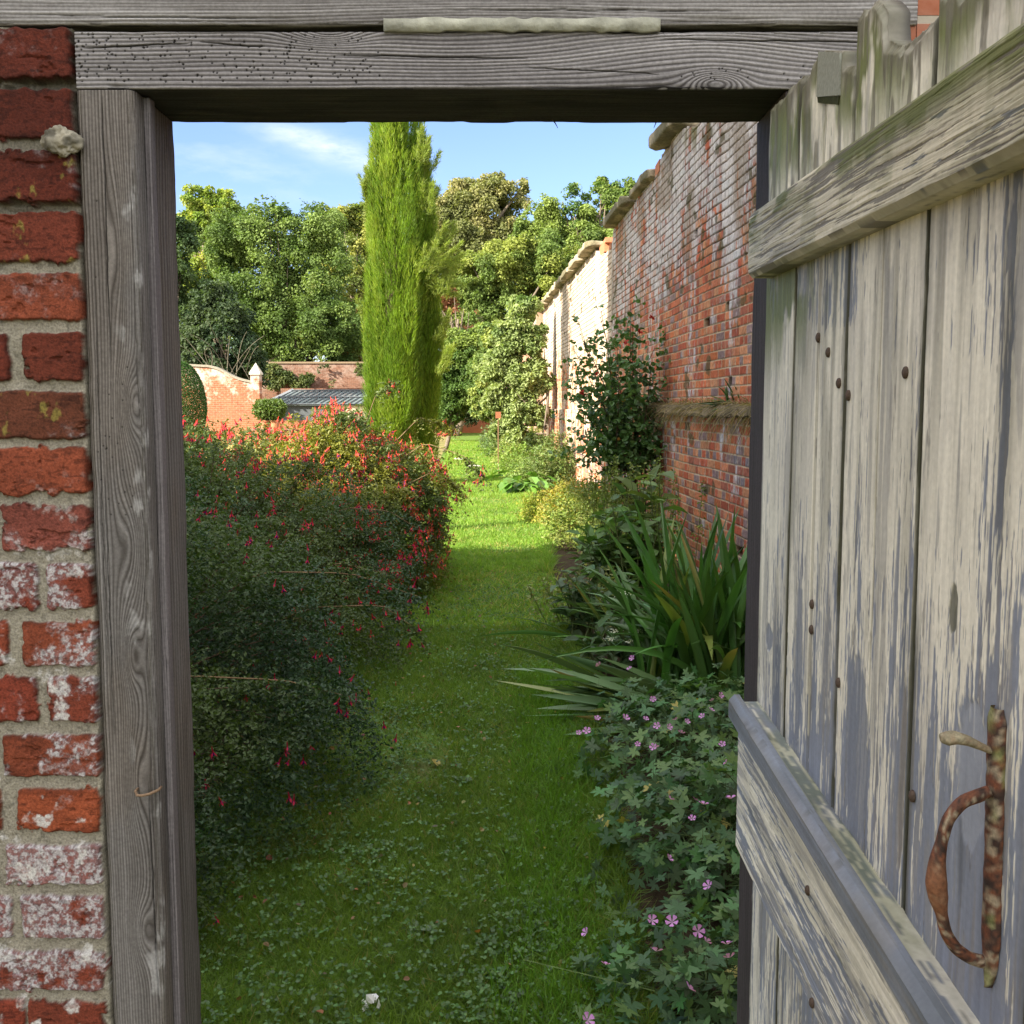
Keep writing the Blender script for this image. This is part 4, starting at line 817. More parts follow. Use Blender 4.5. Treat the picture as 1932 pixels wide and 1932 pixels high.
# ================================================================== TREES
def pxy(px, py, Y): return ony(px, py, Y)
def crown(name, parent, blobs, n, size, col, col2, seed, sub=46, mat=None, tm=RH, depth=1.0, fuzz=.34, gap=.30, upn=.5, nsz=.35):
    """leaf clumps on the surface of many smaller boughs grouped into big ones"""
    subs = []
    for (c, r) in blobs:
        c = np.array(c, float); r3 = np.array([r, r * depth, r * .92]); k = int(sub * (1 if len(blobs) > 2 else 1.5)); v = rdir(k, .15)
        for q in v: rr = r * (.13 + .22 * rng.random()); subs.append((c + q * r3 * (.55 + .55 * rng.random()), rr))
        subs.append((c, r * .72))
    cs = np.array([s_[0] for s_ in subs]); rs = np.array([s_[1] for s_ in subs]); w_ = rs ** 2; idx = rng.choice(len(subs), n, p=w_ / w_.sum()); v = rdir(n, .25)
    rad = 1 - np.abs(rng.normal(size=n)) * fuzz + .12 * rng.random(n); P = cs[idx] + v * (rs[idx] * rad)[:, None] * [1, 1, .82]
    q = vn3(P[:, 0] / size / 7 + seed, P[:, 1] / size / 7, P[:, 2] / size / 7, seed); ok = q > gap + .12 * rng.random(n)
    P, v, idx = P[ok], v[ok], idx[ok]; n = len(P)
    hue = .6 * vn3(P[:, 0] / 2.1, P[:, 1] / 2.1, P[:, 2] / 2.1, seed + 2) + .4 * (np.sin(idx * 12.9) * .5 + .5)
    C = 1.22 * mixc(col, col2, sstep(.30, .70, hue)) * (1 + .35 * (rng.random((n, 1)) - .5)); nn = unit(v * .8 + rng.normal(size=(n, 3)) * nsz * 1.6 + [0, 0, upn]); D = unit(v + rng.normal(size=(n, 3)) * .9 - [0, 0, .2])
    g = inst(tm[0], tm[1], P, D, nn, size * (.7 + .7 * rng.random(n)), C); return g.build(name, mat or M_tree, parent), subs
def trunk(parent, base, top, r, subs, col=(.16, .13, .10), nb=14):
    g = G(); t = np.linspace(0, 1, 10)[:, None]; base = np.array(base, float); top = np.array(top, float); P = base + (top - base) * t; P[:, :2] += (.04 * np.linalg.norm(top - base)) * np.stack([np.sin(t[:, 0] * 5), np.cos(t[:, 0] * 4) - 1], 1)
    g.tube(P, np.linspace(r, r * .25, 10), 9, col)
    for k in rng.permutation(len(subs))[:nb]:
        e = subs[k][0]; i = rng.integers(3, 9); a = P[i]; m = a * .45 + e * .55 - [0, 0, .08 * np.linalg.norm(e - a)]; tt = np.linspace(0, 1, 7)[:, None]; Q = (1 - tt) ** 2 * a + 2 * tt * (1 - tt) * m + tt * tt * e
        g.tube(Q, np.linspace(r * .38, r * .06, 7), 5, col, cap=False)
    return g.build('trunk', M_bark, parent, True)
def tree(name, label, cat, Y, bl, n, size, col, col2, seed, tr=None, group=None, tcol=(.16, .13, .10), **kw):
    """bl: crown outline circles measured in the photo (px, py, r px[, extra distance])"""
    B = []
    for b_ in bl:
        y = Y + (b_[3] if len(b_) > 3 else 0); c = pxy(b_[0], b_[1], y); B.append((c, b_[2] / F * y))
    cx = np.mean([b_[0][0] for b_ in B]) if tr is None else pxy(tr, 700, Y)[0]
    rt = root(name, label, cat, (cx, Y, 0), group); o, subs = crown('crown', rt, B, n, size, col, col2, seed, **kw)
    zt = np.mean([b_[0][2] for b_ in B]); trunk(rt, (cx, Y, 0), (cx + .3, Y, zt), max(.06, .035 * zt), subs, tcol); return rt
OAK = ((.055, .095, .022), (.13, .185, .05))
tree('oak_tree', 'broad dark green oak standing behind the curved gable wall', 'tree', 63, [(505, 470, 78), (440, 450, 55), (590, 440, 52), (545, 415, 40), (620, 500, 50), (480, 560, 85), (560, 590, 90), (640, 620, 65), (530, 660, 70), (600, 680, 60), (470, 620, 60), (400, 480, 50), (530, 715, 40), (595, 720, 42), (480, 700, 40), (645, 700, 36)], 150000, .15, *OAK, 11, depth=.8)
tree('maple_tree', 'yellow green tree whose light top rises above the left side of the oak', 'tree', 66, [(378, 385, 30), (420, 388, 28), (395, 415, 34), (365, 440, 38), (400, 500, 45), (420, 560, 42), (390, 540, 45)], 70000, .17, (.12, .18, .035), (.26, .28, .045), 12, gap=.24)
tree('evergreen_tree', 'dark evergreen at the edge of the garden beside the left door post', 'tree', 50, [(335, 450, 40), (325, 530, 55), (350, 600, 50), (330, 660, 60)], 26000, .16, (.018, .038, .014), (.045, .075, .024), 13)
tree('willow_tree', 'dark feathery shrub tree with pale bare twigs behind the clipped yew', 'tree', 47, [(405, 610, 58), (440, 650, 55), (370, 650, 55), (470, 690, 40), (415, 700, 60), (400, 560, 30)], 34000, .15, (.022, .042, .020), (.05, .075, .034), 14, nsz=.6)
g = G(); bs = pxy(430, 715, 45)
for k in range(13):
    bs = pxy(390 + 90 * rng.random(), 700 + 20 * rng.random(), 45.5); e = bs + [2.2 * rng.normal() * .6, -.8 - rng.random(), .5 + 1.7 * rng.random()]; m = (bs + e) / 2 + [.3 * rng.normal(), 0, .5]; t = np.linspace(0, 1, 8)[:, None]; g.tube((1 - t) ** 2 * bs + 2 * t * (1 - t) * m + t * t * e, np.linspace(.018, .006, 8), 4, (.20, .18, .14), cap=False)
g.build('twigs', M_bark, [o for o in sc.objects if o.name == 'willow_tree'][0])
TAN = ((.12, .135, .05), (.21, .20, .085)); MID = ((.07, .115, .02), (.17, .20, .035))
tree('beech_tree', 'pale olive tree with yellowing top between the oak and the cypress', 'tree', 74, [(665, 420, 34), (640, 470, 48), (680, 480, 50), (650, 545, 60), (690, 600, 60), (620, 425, 28), (700, 420, 40), (710, 520, 60)], 80000, .19, (.10, .135, .035), (.26, .26, .07), 15)
tree('ash_tree', 'russet tinged bushy tree above the back wall and glasshouse', 'tree', 66, [(665, 620, 40), (680, 680, 40), (650, 680, 34), (700, 640, 50)], 24000, .20, (.09, .12, .03), (.30, .15, .06), 16)
tree('lime_tree', 'tall golden tan tree rising just beyond the cypress', 'tree', 78, [(905, 385, 52), (860, 400, 42), (935, 365, 36), (960, 400, 46), (870, 460, 65), (940, 460, 70), (850, 540, 60), (980, 350, 18), (820, 440, 55)], 120000, .20, *TAN, 17, gap=.33)
tree('sycamore_tree', 'mid green tree with feathery top behind the garden wall coping', 'tree', 72, [(1040, 410, 42), (1080, 380, 30), (1100, 440, 55), (1150, 385, 36), (1130, 350, 18), (1060, 480, 60), (1010, 440, 40), (1190, 380, 40), (1170, 450, 60)], 100000, .18, (.06, .11, .028), (.15, .20, .05), 18, gap=.34)
tree('hornbeam_tree', 'yellow green spreading tree in front of the golden one right of the cypress', 'tree', 60, [(960, 520, 62), (1010, 500, 58), (900, 530, 55), (1060, 540, 60), (1000, 570, 60), (930, 580, 60), (1090, 500, 50), (870, 590, 40)], 110000, .155, (.085, .13, .03), (.19, .22, .05), 19)
tree('copper_tree', 'shadowed red brown small tree at the foot of the golden tree', 'tree', 52, [(850, 580, 34), (875, 600, 34), (860, 630, 36)], 16000, .16, (.035, .045, .018), (.14, .06, .03), 20)
tree('laurel_bush', 'rounded green laurel beside the cypress at the end of the grass path', 'bush', 34, [(872, 655, 34), (850, 690, 32), (890, 690, 38), (870, 730, 38), (905, 640, 26), (850, 740, 30), (845, 775, 26), (838, 790, 22), (858, 762, 24), (880, 755, 20)], 46000, .085, (.05, .095, .02), (.14, .19, .045), 21, gap=.15, tr=838)
tree('bay_bush', 'grey green loose bush where the path ends in dark shade', 'bush', 31, [(922, 690, 34), (915, 740, 32), (930, 640, 30), (905, 775, 16), (935, 775, 24), (950, 650, 26)], 36000, .075, (.09, .14, .04), (.22, .26, .07), 22, gap=.15, tr=950)
tree('holly_bush', 'very dark evergreen bush closing the far end of the grass path', 'bush', 44, [(868, 768, 24), (845, 778, 30), (890, 780, 22), (868, 750, 30), (830, 770, 35), (905, 770, 30), (860, 720, 30)], 22000, .09, (.012, .02, .008), (.02, .035, .012), 23, tr=842)
# long belt of woodland far off reads as one mass
Bf = [(pxy(280 + 62 * k, 470 + 30 * math.sin(k * 1.7), 95 + 5 * math.sin(k * 2.3)), 70 / F * 95) for k in range(18)] + [(pxy(280 + 62 * k, 620, 92), 85 / F * 92) for k in range(18)] + [(pxy(280 + 62 * k, 705, 90), 70 / F * 90) for k in range(18)]
o, _ = crown('woodland', None, Bf, 125000, .34, (.05, .085, .018), (.12, .14, .03), 30, sub=14); tag(o, kind='stuff')

# ---- clipped yew, field grass
rt = root('clipped_yew', 'dome shaped clipped yew between the door post and the gable wall', 'topiary', (pxy(342, 765, 33)[0], 33, 0)); c = worldloc(rt); n = 34000
v = rdir(n); P = c + np.stack([v[:, 0] * .72, v[:, 1] * .72, 1.45 + v[:, 2] * 1.36], 1) * 1.0; P += v * (.05 * rng.random((n, 1))); ok = P[:, 2] > .02; P, v = P[ok], v[ok]
inst(*RH, P, rdir(len(P)), unit(v + .5 * rng.normal(size=v.shape)), .045, jcol((.035, .085, .016), len(P), .3)).build('foliage', M_tree, rt); g = G(); g.tube([c, c + [0, 0, 1.2]], [.09, .05], 8, (.15, .1, .08)); g.build('trunk', M_bark, rt)
n = 42000; y = 15.5 + 26 * rng.random(n); x = -(.19 + .17 * rng.random(n)) * y; P = np.stack([x, y, 0 * x], 1); hh = .25 + .35 * fbm(x * .5, y * .3, 3)
g = blades(P, rdir(n, 2.5) * [1, 1, 1], -np.abs(rdir(n)) * [0, 0, .3] + rdir(n) * .3, hh * (.6 + .7 * rng.random(n)), .022, jcol((.46, .36, .17), n, .25), 2)
tag(g.build('dry_grass', M_grass, loc=(0, 0, 0)), kind='stuff')

# ---- CYPRESS
def cypress():
    Y = 20.; rt = root('cypress_tree', 'tall bright green columnar cypress with loose sprays on its far side', 'tree', (pxy(758, 760, Y)[0], Y, 0)); s = Y / F
    # each column: list of (py, left px, right px)
    cols = [[(100, 728, 745), (180, 715, 761), (240, 707, 770), (300, 704, 782), (380, 699, 800), (470, 697, 800), (560, 697, 798), (660, 695, 792), (760, 695, 788), (850, 700, 784)],
            [(270, 782, 796), (330, 778, 806), (430, 776, 816), (520, 778, 822), (620, 780, 830), (700, 780, 832), (790, 784, 828), (850, 786, 822)]]
    g = G(); gb = G()
    for ci, cl in enumerate(cols):
        py = np.array([q[0] for q in cl]); L_ = np.array([q[1] for q in cl]); R_ = np.array([q[2] for q in cl]); yo = 0 if ci == 0 else .35
        npl = 320 if ci == 0 else 150
        for k in range(npl):       # upright plumes
            p0 = 130 + 720 * rng.random() if ci == 0 else 285 + 560 * rng.random(); l = np.interp(p0, py, L_); r = np.interp(p0, py, R_); a = rng.random() * 2 * math.pi; rad = (r - l) / 2 * s
            rr = max(.03, rad - .075) * (.93 + .13 * rng.normal()) * (1 if k % 4 else .5); c0 = pxy((l + r) / 2, p0, Y + yo); c0 = c0 + [rr * math.cos(a), rr * math.sin(a), 0]; hl = .42 + .5 * rng.random(); rw = .07 + .06 * rng.random()
            m = 440; t = rng.random(m); aa = rng.random(m) * 2 * math.pi; prof = np.sin(np.clip(t * 1.05, 0, 1) * math.pi * .93 + .12) ** .7; q = c0 + np.stack([rw * prof * np.cos(aa), rw * prof * np.sin(aa), (t - .5) * 2 * hl], 1)
            q[:, 0] += .10 * (t - .3) * math.cos(a) ; q = q[q[:, 2] > .03]; mm_ = len(q); out_ = unit(np.stack([np.cos(aa[:mm_]) + math.cos(a), np.sin(aa[:mm_]) + math.sin(a), 0 * aa[:mm_] + 0], 1)); D = unit(out_ * .28 + [0, 0, 1] + .22 * rng.normal(size=(mm_, 3)))
            base = np.array([(.11, .19, .018), (.15, .24, .021), (.20, .28, .032)])[rng.integers(3)]
            blades(q, D, out_ * .2, .075 + .06 * rng.random(mm_), .016, jcol(base, mm_, .25), 1, side=unit(np.cross(D, out_ + .9 * rng.normal(size=(mm_, 3)))), g=g)
    # inner core, dark
    # side sprays
    for (px, py_, dx, dz, ln, yy) in ((703, 370, -.5, .9, .34, 0), (704, 352, -.3, 1, .3, .2), (702, 400, -.2, 1, .35, 0), (790, 300, .3, 1, .35, -.3), (800, 320, .2, 1, .3, .2), (805, 400, .2, 1, .4, -.3), (812, 500, .8, .45, .55, -.3), (815, 480, .8, .7, .6, 0), (818, 520, 1, .25, .55, .1),
                                 (815, 530, .9, -.35, .6, -.2), (800, 505, .3, .6, .35, -.6), (822, 470, .9, .8, .45, .2), (830, 640, .5, .9, .4, 0), (832, 700, .5, .8, .4, -.2), (800, 400, .7, .8, .45, .3), (828, 560, .3, .9, .5, -.2), (700, 620, -.12, 1, .5, 0)):
        for rep in range(4):
            d = unit(np.array([dx, .35 * rng.normal(), dz]) + .12 * rng.normal(size=3)); b0 = pxy(px, py_, Y + yy) + .06 * rng.normal(size=3); m = 240; t = rng.random(m); q = b0 + d * (t * ln)[:, None] + [0, 0, .0] + .035 * rng.normal(size=(m, 3)) * (1 - .6 * t[:, None]); q[:, 2] += .12 * t * t
            D = unit(d + .6 * rng.normal(size=(m, 3)) + [0, 0, .2]); blades(q, D, 0 * D, .07 + .05 * rng.random(m), .017, jcol((.20, .26, .045), m, .25), 1, g=g)
    g.build('foliage', M_grass, rt)
    gb.tube(np.stack([pxy(745, 850, Y) * [1, 1, 0], pxy(743, 500, Y), pxy(738, 110, Y)]), [.22, .16, .03], 9, (.12, .09, .06)); gb.build('trunk', M_bark, rt)
cypress()

# ================================================================== FAR WALLS AND GLASSHOUSE
Y = 42.; X = lambda px, y=Y: pxy(px, 765, y)[0]
gb = root('gable_wall', 'sunlit orange brick garden wall with swept top ending in a pier', 'wall', (X(430), Y, 0))
ps = [(250, 690), (340, 690), (395, 693), (408, 696), (420, 701), (432, 708), (446, 715), (458, 719), (475, 722.5)]; xs = np.array([X(p[0]) for p in ps]); zs = np.array([zat(p[1], Y) for p in ps]); xx = np.linspace(xs[0], xs[-1], 60); zz = np.interp(xx, xs, zs)
V = np.concatenate([np.stack([xx, 0 * xx + Y, 0 * xx], 1), np.stack([xx, 0 * xx + Y, zz], 1), np.stack([xx, 0 * xx + Y + .3, zz], 1), np.stack([xx, 0 * xx + Y + .3, 0 * xx], 1)]); n = 60; a = np.arange(n - 1)
mesh('brickwork', V, np.vstack([np.stack([a + k * n, a + 1 + k * n, a + 1 + (k + 1) * n, a + (k + 1) * n], 1) for k in range(3)]), M_far, gb)
V = np.concatenate([np.stack([xx, 0 * xx + Y - .06, zz + .004], 1), np.stack([xx, 0 * xx + Y - .06, zz + .09], 1), np.stack([xx, 0 * xx + Y + .36, zz + .09], 1), np.stack([xx, 0 * xx + Y + .36, zz + .004], 1)])
mesh('coping', V, np.vstack([np.stack([a + k * n, a + 1 + k * n, a + 1 + ((k + 1) % 4) * n, a + ((k + 1) % 4) * n], 1) for k in range(4)] + [np.array([[n - 1, 4 * n - 1, 3 * n - 1, 2 * n - 1]])]), M_stone, gb, np.broadcast_to((.24, .22, .18), (4 * n, 3)))
g = G(); g.box((X(475), Y - .12, 0), (X(491.5), Y + .33, zat(707, Y))); g.build('pier', M_far, gb)
px0, px1, zp = X(473), X(493.5), zat(707, Y); g = G(); g.box((px0, Y - .17, zp), (px1, Y + .38, zp + .06), (.5, .46, .38))
cx_ = (px0 + px1) / 2; V = [[px0, Y - .17, zp + .061], [px1, Y - .17, zp + .061], [px1, Y + .38, zp + .061], [px0, Y + .38, zp + .061], [cx_, Y + .1, zat(684, Y)]]; g.add(V, [np.array([[0, 1, 4], [1, 2, 4], [2, 3, 4], [3, 0, 4]])], (.5, .46, .38)); g.build('stone_cap', M_stone, gb)
Y = 58.
bw = root('back_wall', 'long brown brick wall behind the glasshouse below the trees', 'wall', (X(600, Y), Y, 0)); bw.name = 'boundary_wall'
g = G(); g.box((X(440, Y), Y, 0), (X(1020, Y), Y + .35, zat(686, Y))); g.build('brickwork', M_back, bw); g = G(); g.box((X(440, Y), Y - .07, zat(686, Y) + .003), (X(1020, Y), Y + .4, zat(682.5, Y)), (.20, .15, .10)); g.build('coping', M_stone, bw)
gh = root('glasshouse', 'low lean to glasshouse with grey barred roof against the far brick wall', 'greenhouse', (X(600, 53), 53, 0))
x0, x1 = X(497, 52), X(840, 52); zf, zb_ = zat(764, 52), zat(737, 55.5); yf, yb = 52., 55.5
g = G(); g.box((x0, yf, 0), (x1, yf + .22, .75)); g.build('base_wall', M_far, gh)
g = G(); g.box((x0 + .1, yb, 0), (x1, yb + 2.3, zb_ + .12)); g.build('rear_wall', M_back, gh)
m_, t_ = newmat('roof_glass'); p_, _ = principled(t_, .12, .8); t_.links.new(ramp(t_, noise(t_, .9, 5), [(.3, (.10, .13, .14)), (.7, (.22, .27, .28))]), p_.inputs['Base Color']); M_glass = m_
Mg = flat('glazing_bar', (.07, .08, .09), .6); Mw = flat('white_frame', (.45, .46, .46), .6); Mcream = flat('cream_render', (.72, .62, .42), .85)
V = np.array([[x0, yf - .15, zf], [x1, yf - .15, zf], [x1, yb, zb_], [x0 + .75, yb, zb_]]); V = np.vstack([V, V - [0, 0, .03]]); mesh('roof', V, np.array([[0, 1, 2, 3], [7, 6, 5, 4], [0, 4, 5, 1], [1, 5, 6, 2], [2, 6, 7, 3], [3, 7, 4, 0]]), M_glass, gh)
for k in range(31):
    xb = x0 + .1 + (x1 - x0 - .2) * k / 30; xt = min(xb + .65, x1); g = G(); g.tube(np.array([[xb, yf - .16, zf + .03], [xt, yb, zb_ + .03]]), [.028, .028], 4, up=(1, 0, 0)); g.build('glazing_bar', Mg, gh)
for f_, m__ in ((0.0, Mg), (.5, Mg), (.97, Mg)):
    g = G(); g.tube(np.array([[x0 + .72 * f_, yf - .17 + (yb - yf) * f_, zf + .035 + (zb_ - zf) * f_], [x1, yf - .17 + (yb - yf) * f_, zf + .035 + (zb_ - zf) * f_]]), [.035, .035], 4); g.build('cross_rail', m__, gh)
g = G(); g.tube(np.array([[x0, yf - .16, zf + .045], [x0 + .73, yb, zb_ + .045]]), [.075, .075], 4, up=(1, 0, 0)); g.build('verge_board', Mw, gh)
g = G(); g.box((x0, yf + .04, .76), (X(645, 52), yf + .10, zf - .03)); g.build('front_panel', Mg, gh)
g = G(); g.box((X(645, 52) + .002, yf + .0, .76), (x1, yf + .18, zf - .03)); g.build('front_panel', Mcream, gh); gh.children[-1]['label'] = 'cream painted front panel'
iv, _s = crown('ivy', None, [(pxy(px, py, 57.6), r / F * 57.6) for px, py, r in ((510, 700, 16), (540, 712, 16), (580, 718, 14), (610, 700, 12), (560, 728, 12), (690, 700, 16), (620, 722, 12), (520, 725, 14))], 9000, .12, (.035, .06, .018), (.10, .12, .04), 77, depth=.25); tag(iv, 'straggling ivy hanging over the long brown wall above the glasshouse', 'ivy', kind='thing')
# pots on a bench with leafy plants
bch = root('potting_bench', 'low wooden bench holding potted plants near the brick pier', 'bench', (X(512, 36), 36, 0)); bx = X(512, 36)
g = G(); g.box((bx - .75, 35.7, .66), (bx + .75, 36.3, .71), (.2, .15, .1)); g.build('bench_top', M_woodplain, bch)
for sx in (-.7, .64):
    for sy in (35.73, 36.2): g = G(); g.box((bx + sx, sy, 0), (bx + sx + .06, sy + .06, .659), (.2, .15, .1)); g.build('leg', M_woodplain, bch)
for px, lab in ((500, 'terracotta pot with a bushy green plant nearest the brick pier'), (519, 'terracotta pot with a spreading plant on the side of the glasshouse')):
    c = pxy(px, 790, 36); rt = root('potted_plant', lab, 'potted plant', (c[0], 36, .711), 'potted plants by the glasshouse'); g = G(); g.tube([[c[0], 36, .712], [c[0], 36, .95], [c[0], 36, .952], [c[0], 36, 1.0]], [.13, .17, .19, .19], 14, (.45, .2, .11)); g.build('pot', M_stone, rt)
    n = 1500; v = rdir(n, .3); inst(*OV, np.array([c[0], 36, 1.35]) + v * [.42, .42, .38] * (.6 + .4 * rng.random((n, 1))), rdir(n), rdir(n, .8), .10, jcol((.09, .14, .03), n)).build('foliage', M_leaf, rt)

# ================================================================== RIGHT BORDER
def mound(name, label, cat, c, rad, h, n, size, col, seed, tm=OV, group=None, stems=0, k=6, L=.16, droop=.3, hollow=.5, mat=None, up=.8):
    rt = root(name, label, cat, (c[0], c[1], 0), group); v = rdir(n, .3); v[:, 2] = np.abs(v[:, 2]); q = vn3(v[:, 0] * 5 + seed, v[:, 1] * 5, v[:, 2] * 5, seed); f = (.72 + .5 * q) * (1 - hollow * rng.random(n) ** 2)
    P = np.array([c[0], c[1], .02]) + v * np.array([rad, rad, h]) * f[:, None]; D = unit(v + .5 * rng.normal(size=v.shape) + [0, 0, .2])
    g = sprays(P, D, L * (.6 + .8 * rng.random(n)), k, size, jcol(col, n, .3, .12), tm, droop=droop, nup=up); g.build('foliage', mat or M_leaf, rt)
    if stems:
        g = G()
        for s_ in range(stems):
            e = P[rng.integers(n)]; b0 = np.array([c[0] + .25 * rad * rng.normal(), c[1] + .25 * rad * rng.normal(), .0]); m = (b0 + e) / 2 + [0, 0, .1 * h]; t = np.linspace(0, 1, 6)[:, None]; g.tube((1 - t) ** 2 * b0 + 2 * t * (1 - t) * m + t * t * e, [.004] * 6, 3, np.array(col) * .8, cap=False)
        g.build('stems', M_bark, rt)
    return rt
def at(px, Y, dx=0): return (pxy(px, 900, Y)[0] + dx, Y)
# climbing fruit tree against the wall
tree('pear_tree', 'pale leaved fruit tree trained up beside the far sunlit wall', 'tree', 24, [(985, 585, 26), (965, 640, 38), (1003, 640, 30), (950, 700, 38), (992, 715, 38), (972, 775, 32), (940, 752, 26), (1014, 780, 24), (1012, 840, 22, -2), (1026, 720, 18), (925, 700, 22), (935, 810, 16), (980, 820, 22)], 42000, .080, (.09, .14, .045), (.22, .27, .11), 40, tm=OV, depth=.8, gap=.12, nsz=.5, tr=1018)
lime = (.16, .24, .045)
for k, (px, Y, r, h, n, sz, col, lab) in enumerate([
    (950, 37, .8, 1.0, 900, .06, (.10, .15, .06), 'grey green clump where the border meets the dark end of the path'),
    (966, 31, .75, .75, 900, .06, (.12, .18, .05), 'feathery green border plant beyond the trained fruit tree'),
    (998, 27, .85, .95, 1200, .055, (.20, .25, .06), 'tall lime green border plant under the square brown tag'),
    (1006, 23, .75, .70, 1200, .045, lime, 'low lime green border plant along the sunlit path edge'),
    (1030, 20.5, .7, .62, 1100, .045, (.15, .22, .05), 'soft green border plant between the lime one and the broad leaved hosta'),
    (1045, 19.5, .5, .9, 700, .05, (.12, .17, .05), 'upright green border plant close to the foot of the lit wall'),
    (1042, 13.6, .36, .34, 1000, .032, (.24, .27, .035), 'golden green low mound at the sunlit bend of the lawn edge'),
    (1085, 13.0, .42, .52, 1300, .035, (.27, .25, .04), 'yellow and orange tinged mound in front of the climbing rose'),
    (1120, 11.2, .5, .62, 1300, .035, (.17, .22, .045), 'green mound at the foot of the climbing rose stems')]):
    c = at(px, Y); mound('border_plant', lab, 'plant', c, r, h, n, sz, col, 60 + k, group='leafy plants along the border', L=.14)
# hosta
c = at(985, 18.2); rt = root('hosta', 'clump of large glossy rounded leaves at the edge of the sunlit grass', 'plant', (*c, 0)); n = 70; a = rng.random(n) * 2 * math.pi; el = .2 + .9 * rng.random(n); D = np.stack([np.cos(a) * np.cos(el), np.sin(a) * np.cos(el), np.sin(el)], 1)
P = np.array([*c, .05]) + D * (.30 * rng.random((n, 1)) + .08) * [1.5, 1.5, 1.2]; D2 = D.copy(); D2[:, 2] -= .6; inst(*BL, P, D2, unit(D * .5 + [0, 0, .8] + .2 * rng.normal(size=(n, 3))), .24, jcol((.09, .20, .03), n)).build('leaves', M_leafglossy, rt)
# square brown tag on a stick
c = pxy(940, 783, 23); rt = root('plant_label', 'small square brown tag on a stick above the lime green border plant', 'tag', (c[0], 23, 0)); g = G(); g.box((c[0] - .06, 22.98, c[2] - .07), (c[0] + .06, 23, c[2] + .07), (.25, .10, .05)); g.build('plate', M_woodplain, rt); g = G(); g.tube([[c[0], 23.012, 0], [c[0], 23.012, c[2]]], [.012, .012], 5, (.2, .12, .07)); g.build('stick', M_woodplain, rt)
# climbing rose
def rose():
    Y = 11.0; b0 = np.array([pxy(1192, 965, Y)[0], Y, 0]); rt = root('climbing_rose', 'dark green climbing rose with bare twisted stems against the shaded wall', 'rose', b0)
    gb = G(); pts = [(1100, 640), (1085, 700), (1130, 610), (1165, 625), (1205, 640), (1220, 700), (1090, 770), (1140, 700), (1180, 720), (1215, 770), (1100, 830), (1075, 600), (1140, 590), (1160, 660), (1120, 780), (1180, 800), (1232, 660), (1195, 590), (1150, 850), (1235, 820)]
    tips = []; td = []
    for k in range(44):
        px, py = pts[k % len(pts)]; e = pxy(px + 14 * rng.normal(), py + 16 * rng.normal(), Y - .35 + .7 * rng.random()); s0 = b0 + [.10 * rng.normal(), .05 * rng.normal(), 0]; m1 = s0 + [.12 * rng.normal(), .1 * rng.normal(), .85]; t = np.linspace(0, 1, 12)[:, None]
        P = (1 - t) ** 2 * s0 + 2 * t * (1 - t) * m1 + t * t * e + .018 * np.sin(t * 9 + k) * [1, 0, 0]
        if k < 22: gb.tube(P, np.linspace(.016 if k < 7 else .008, .003, 12), 5, (.07, .045, .03), cap=False)
        for q in range(26): i = rng.integers(5, 11); tips.append(P[i] + .13 * rng.normal(size=3)); td.append(unit(P[11] - P[8]) + .9 * rng.normal(size=3))
    for (px, py) in ((1240, 810), (1245, 880)):
        e = pxy(px, py, Y); P = np.array([b0 + [0, 0, .35], (b0 + e) / 2 + [.1, 0, .1], e, e + [-.15, 0, .25]]); gb.tube(P, [.012, .010, .009, .006], 5, (.07, .045, .03))
    gb.build('stems', M_bark, rt); P = np.array(tips); D = unit(np.array(td)); n = len(P); ok = P[:, 2] > .65 + .4 * rng.random(n); P, D = P[ok], D[ok]; n = len(P)
    sprays(P, D, .16, 5, .058, jcol((.068, .140, .038), n, .38), BL, droop=.3, spread=.8, nup=.6).build('foliage', M_leafglossy, rt)
    n = 30; i = rng.integers(0, len(P), n); g = inst(*BL, P[i], rdir(n), rdir(n), .05, jcol((.30, .16, .05), n)); g.build('withered_leaves', M_leaf, rt)
    f = None
    for px, py in ((1128, 705), (1230, 600), (1182, 645), (1098, 740), (1208, 625)):
        c = pxy(px, py, Y - .3); g = G(); g2 = inst(*BL, np.broadcast_to(c, (7, 3)), rdir(7), rdir(7, .5), .035, jcol((.35, .03, .03), 7)); g2.build('flower', M_petal, rt)
rose()
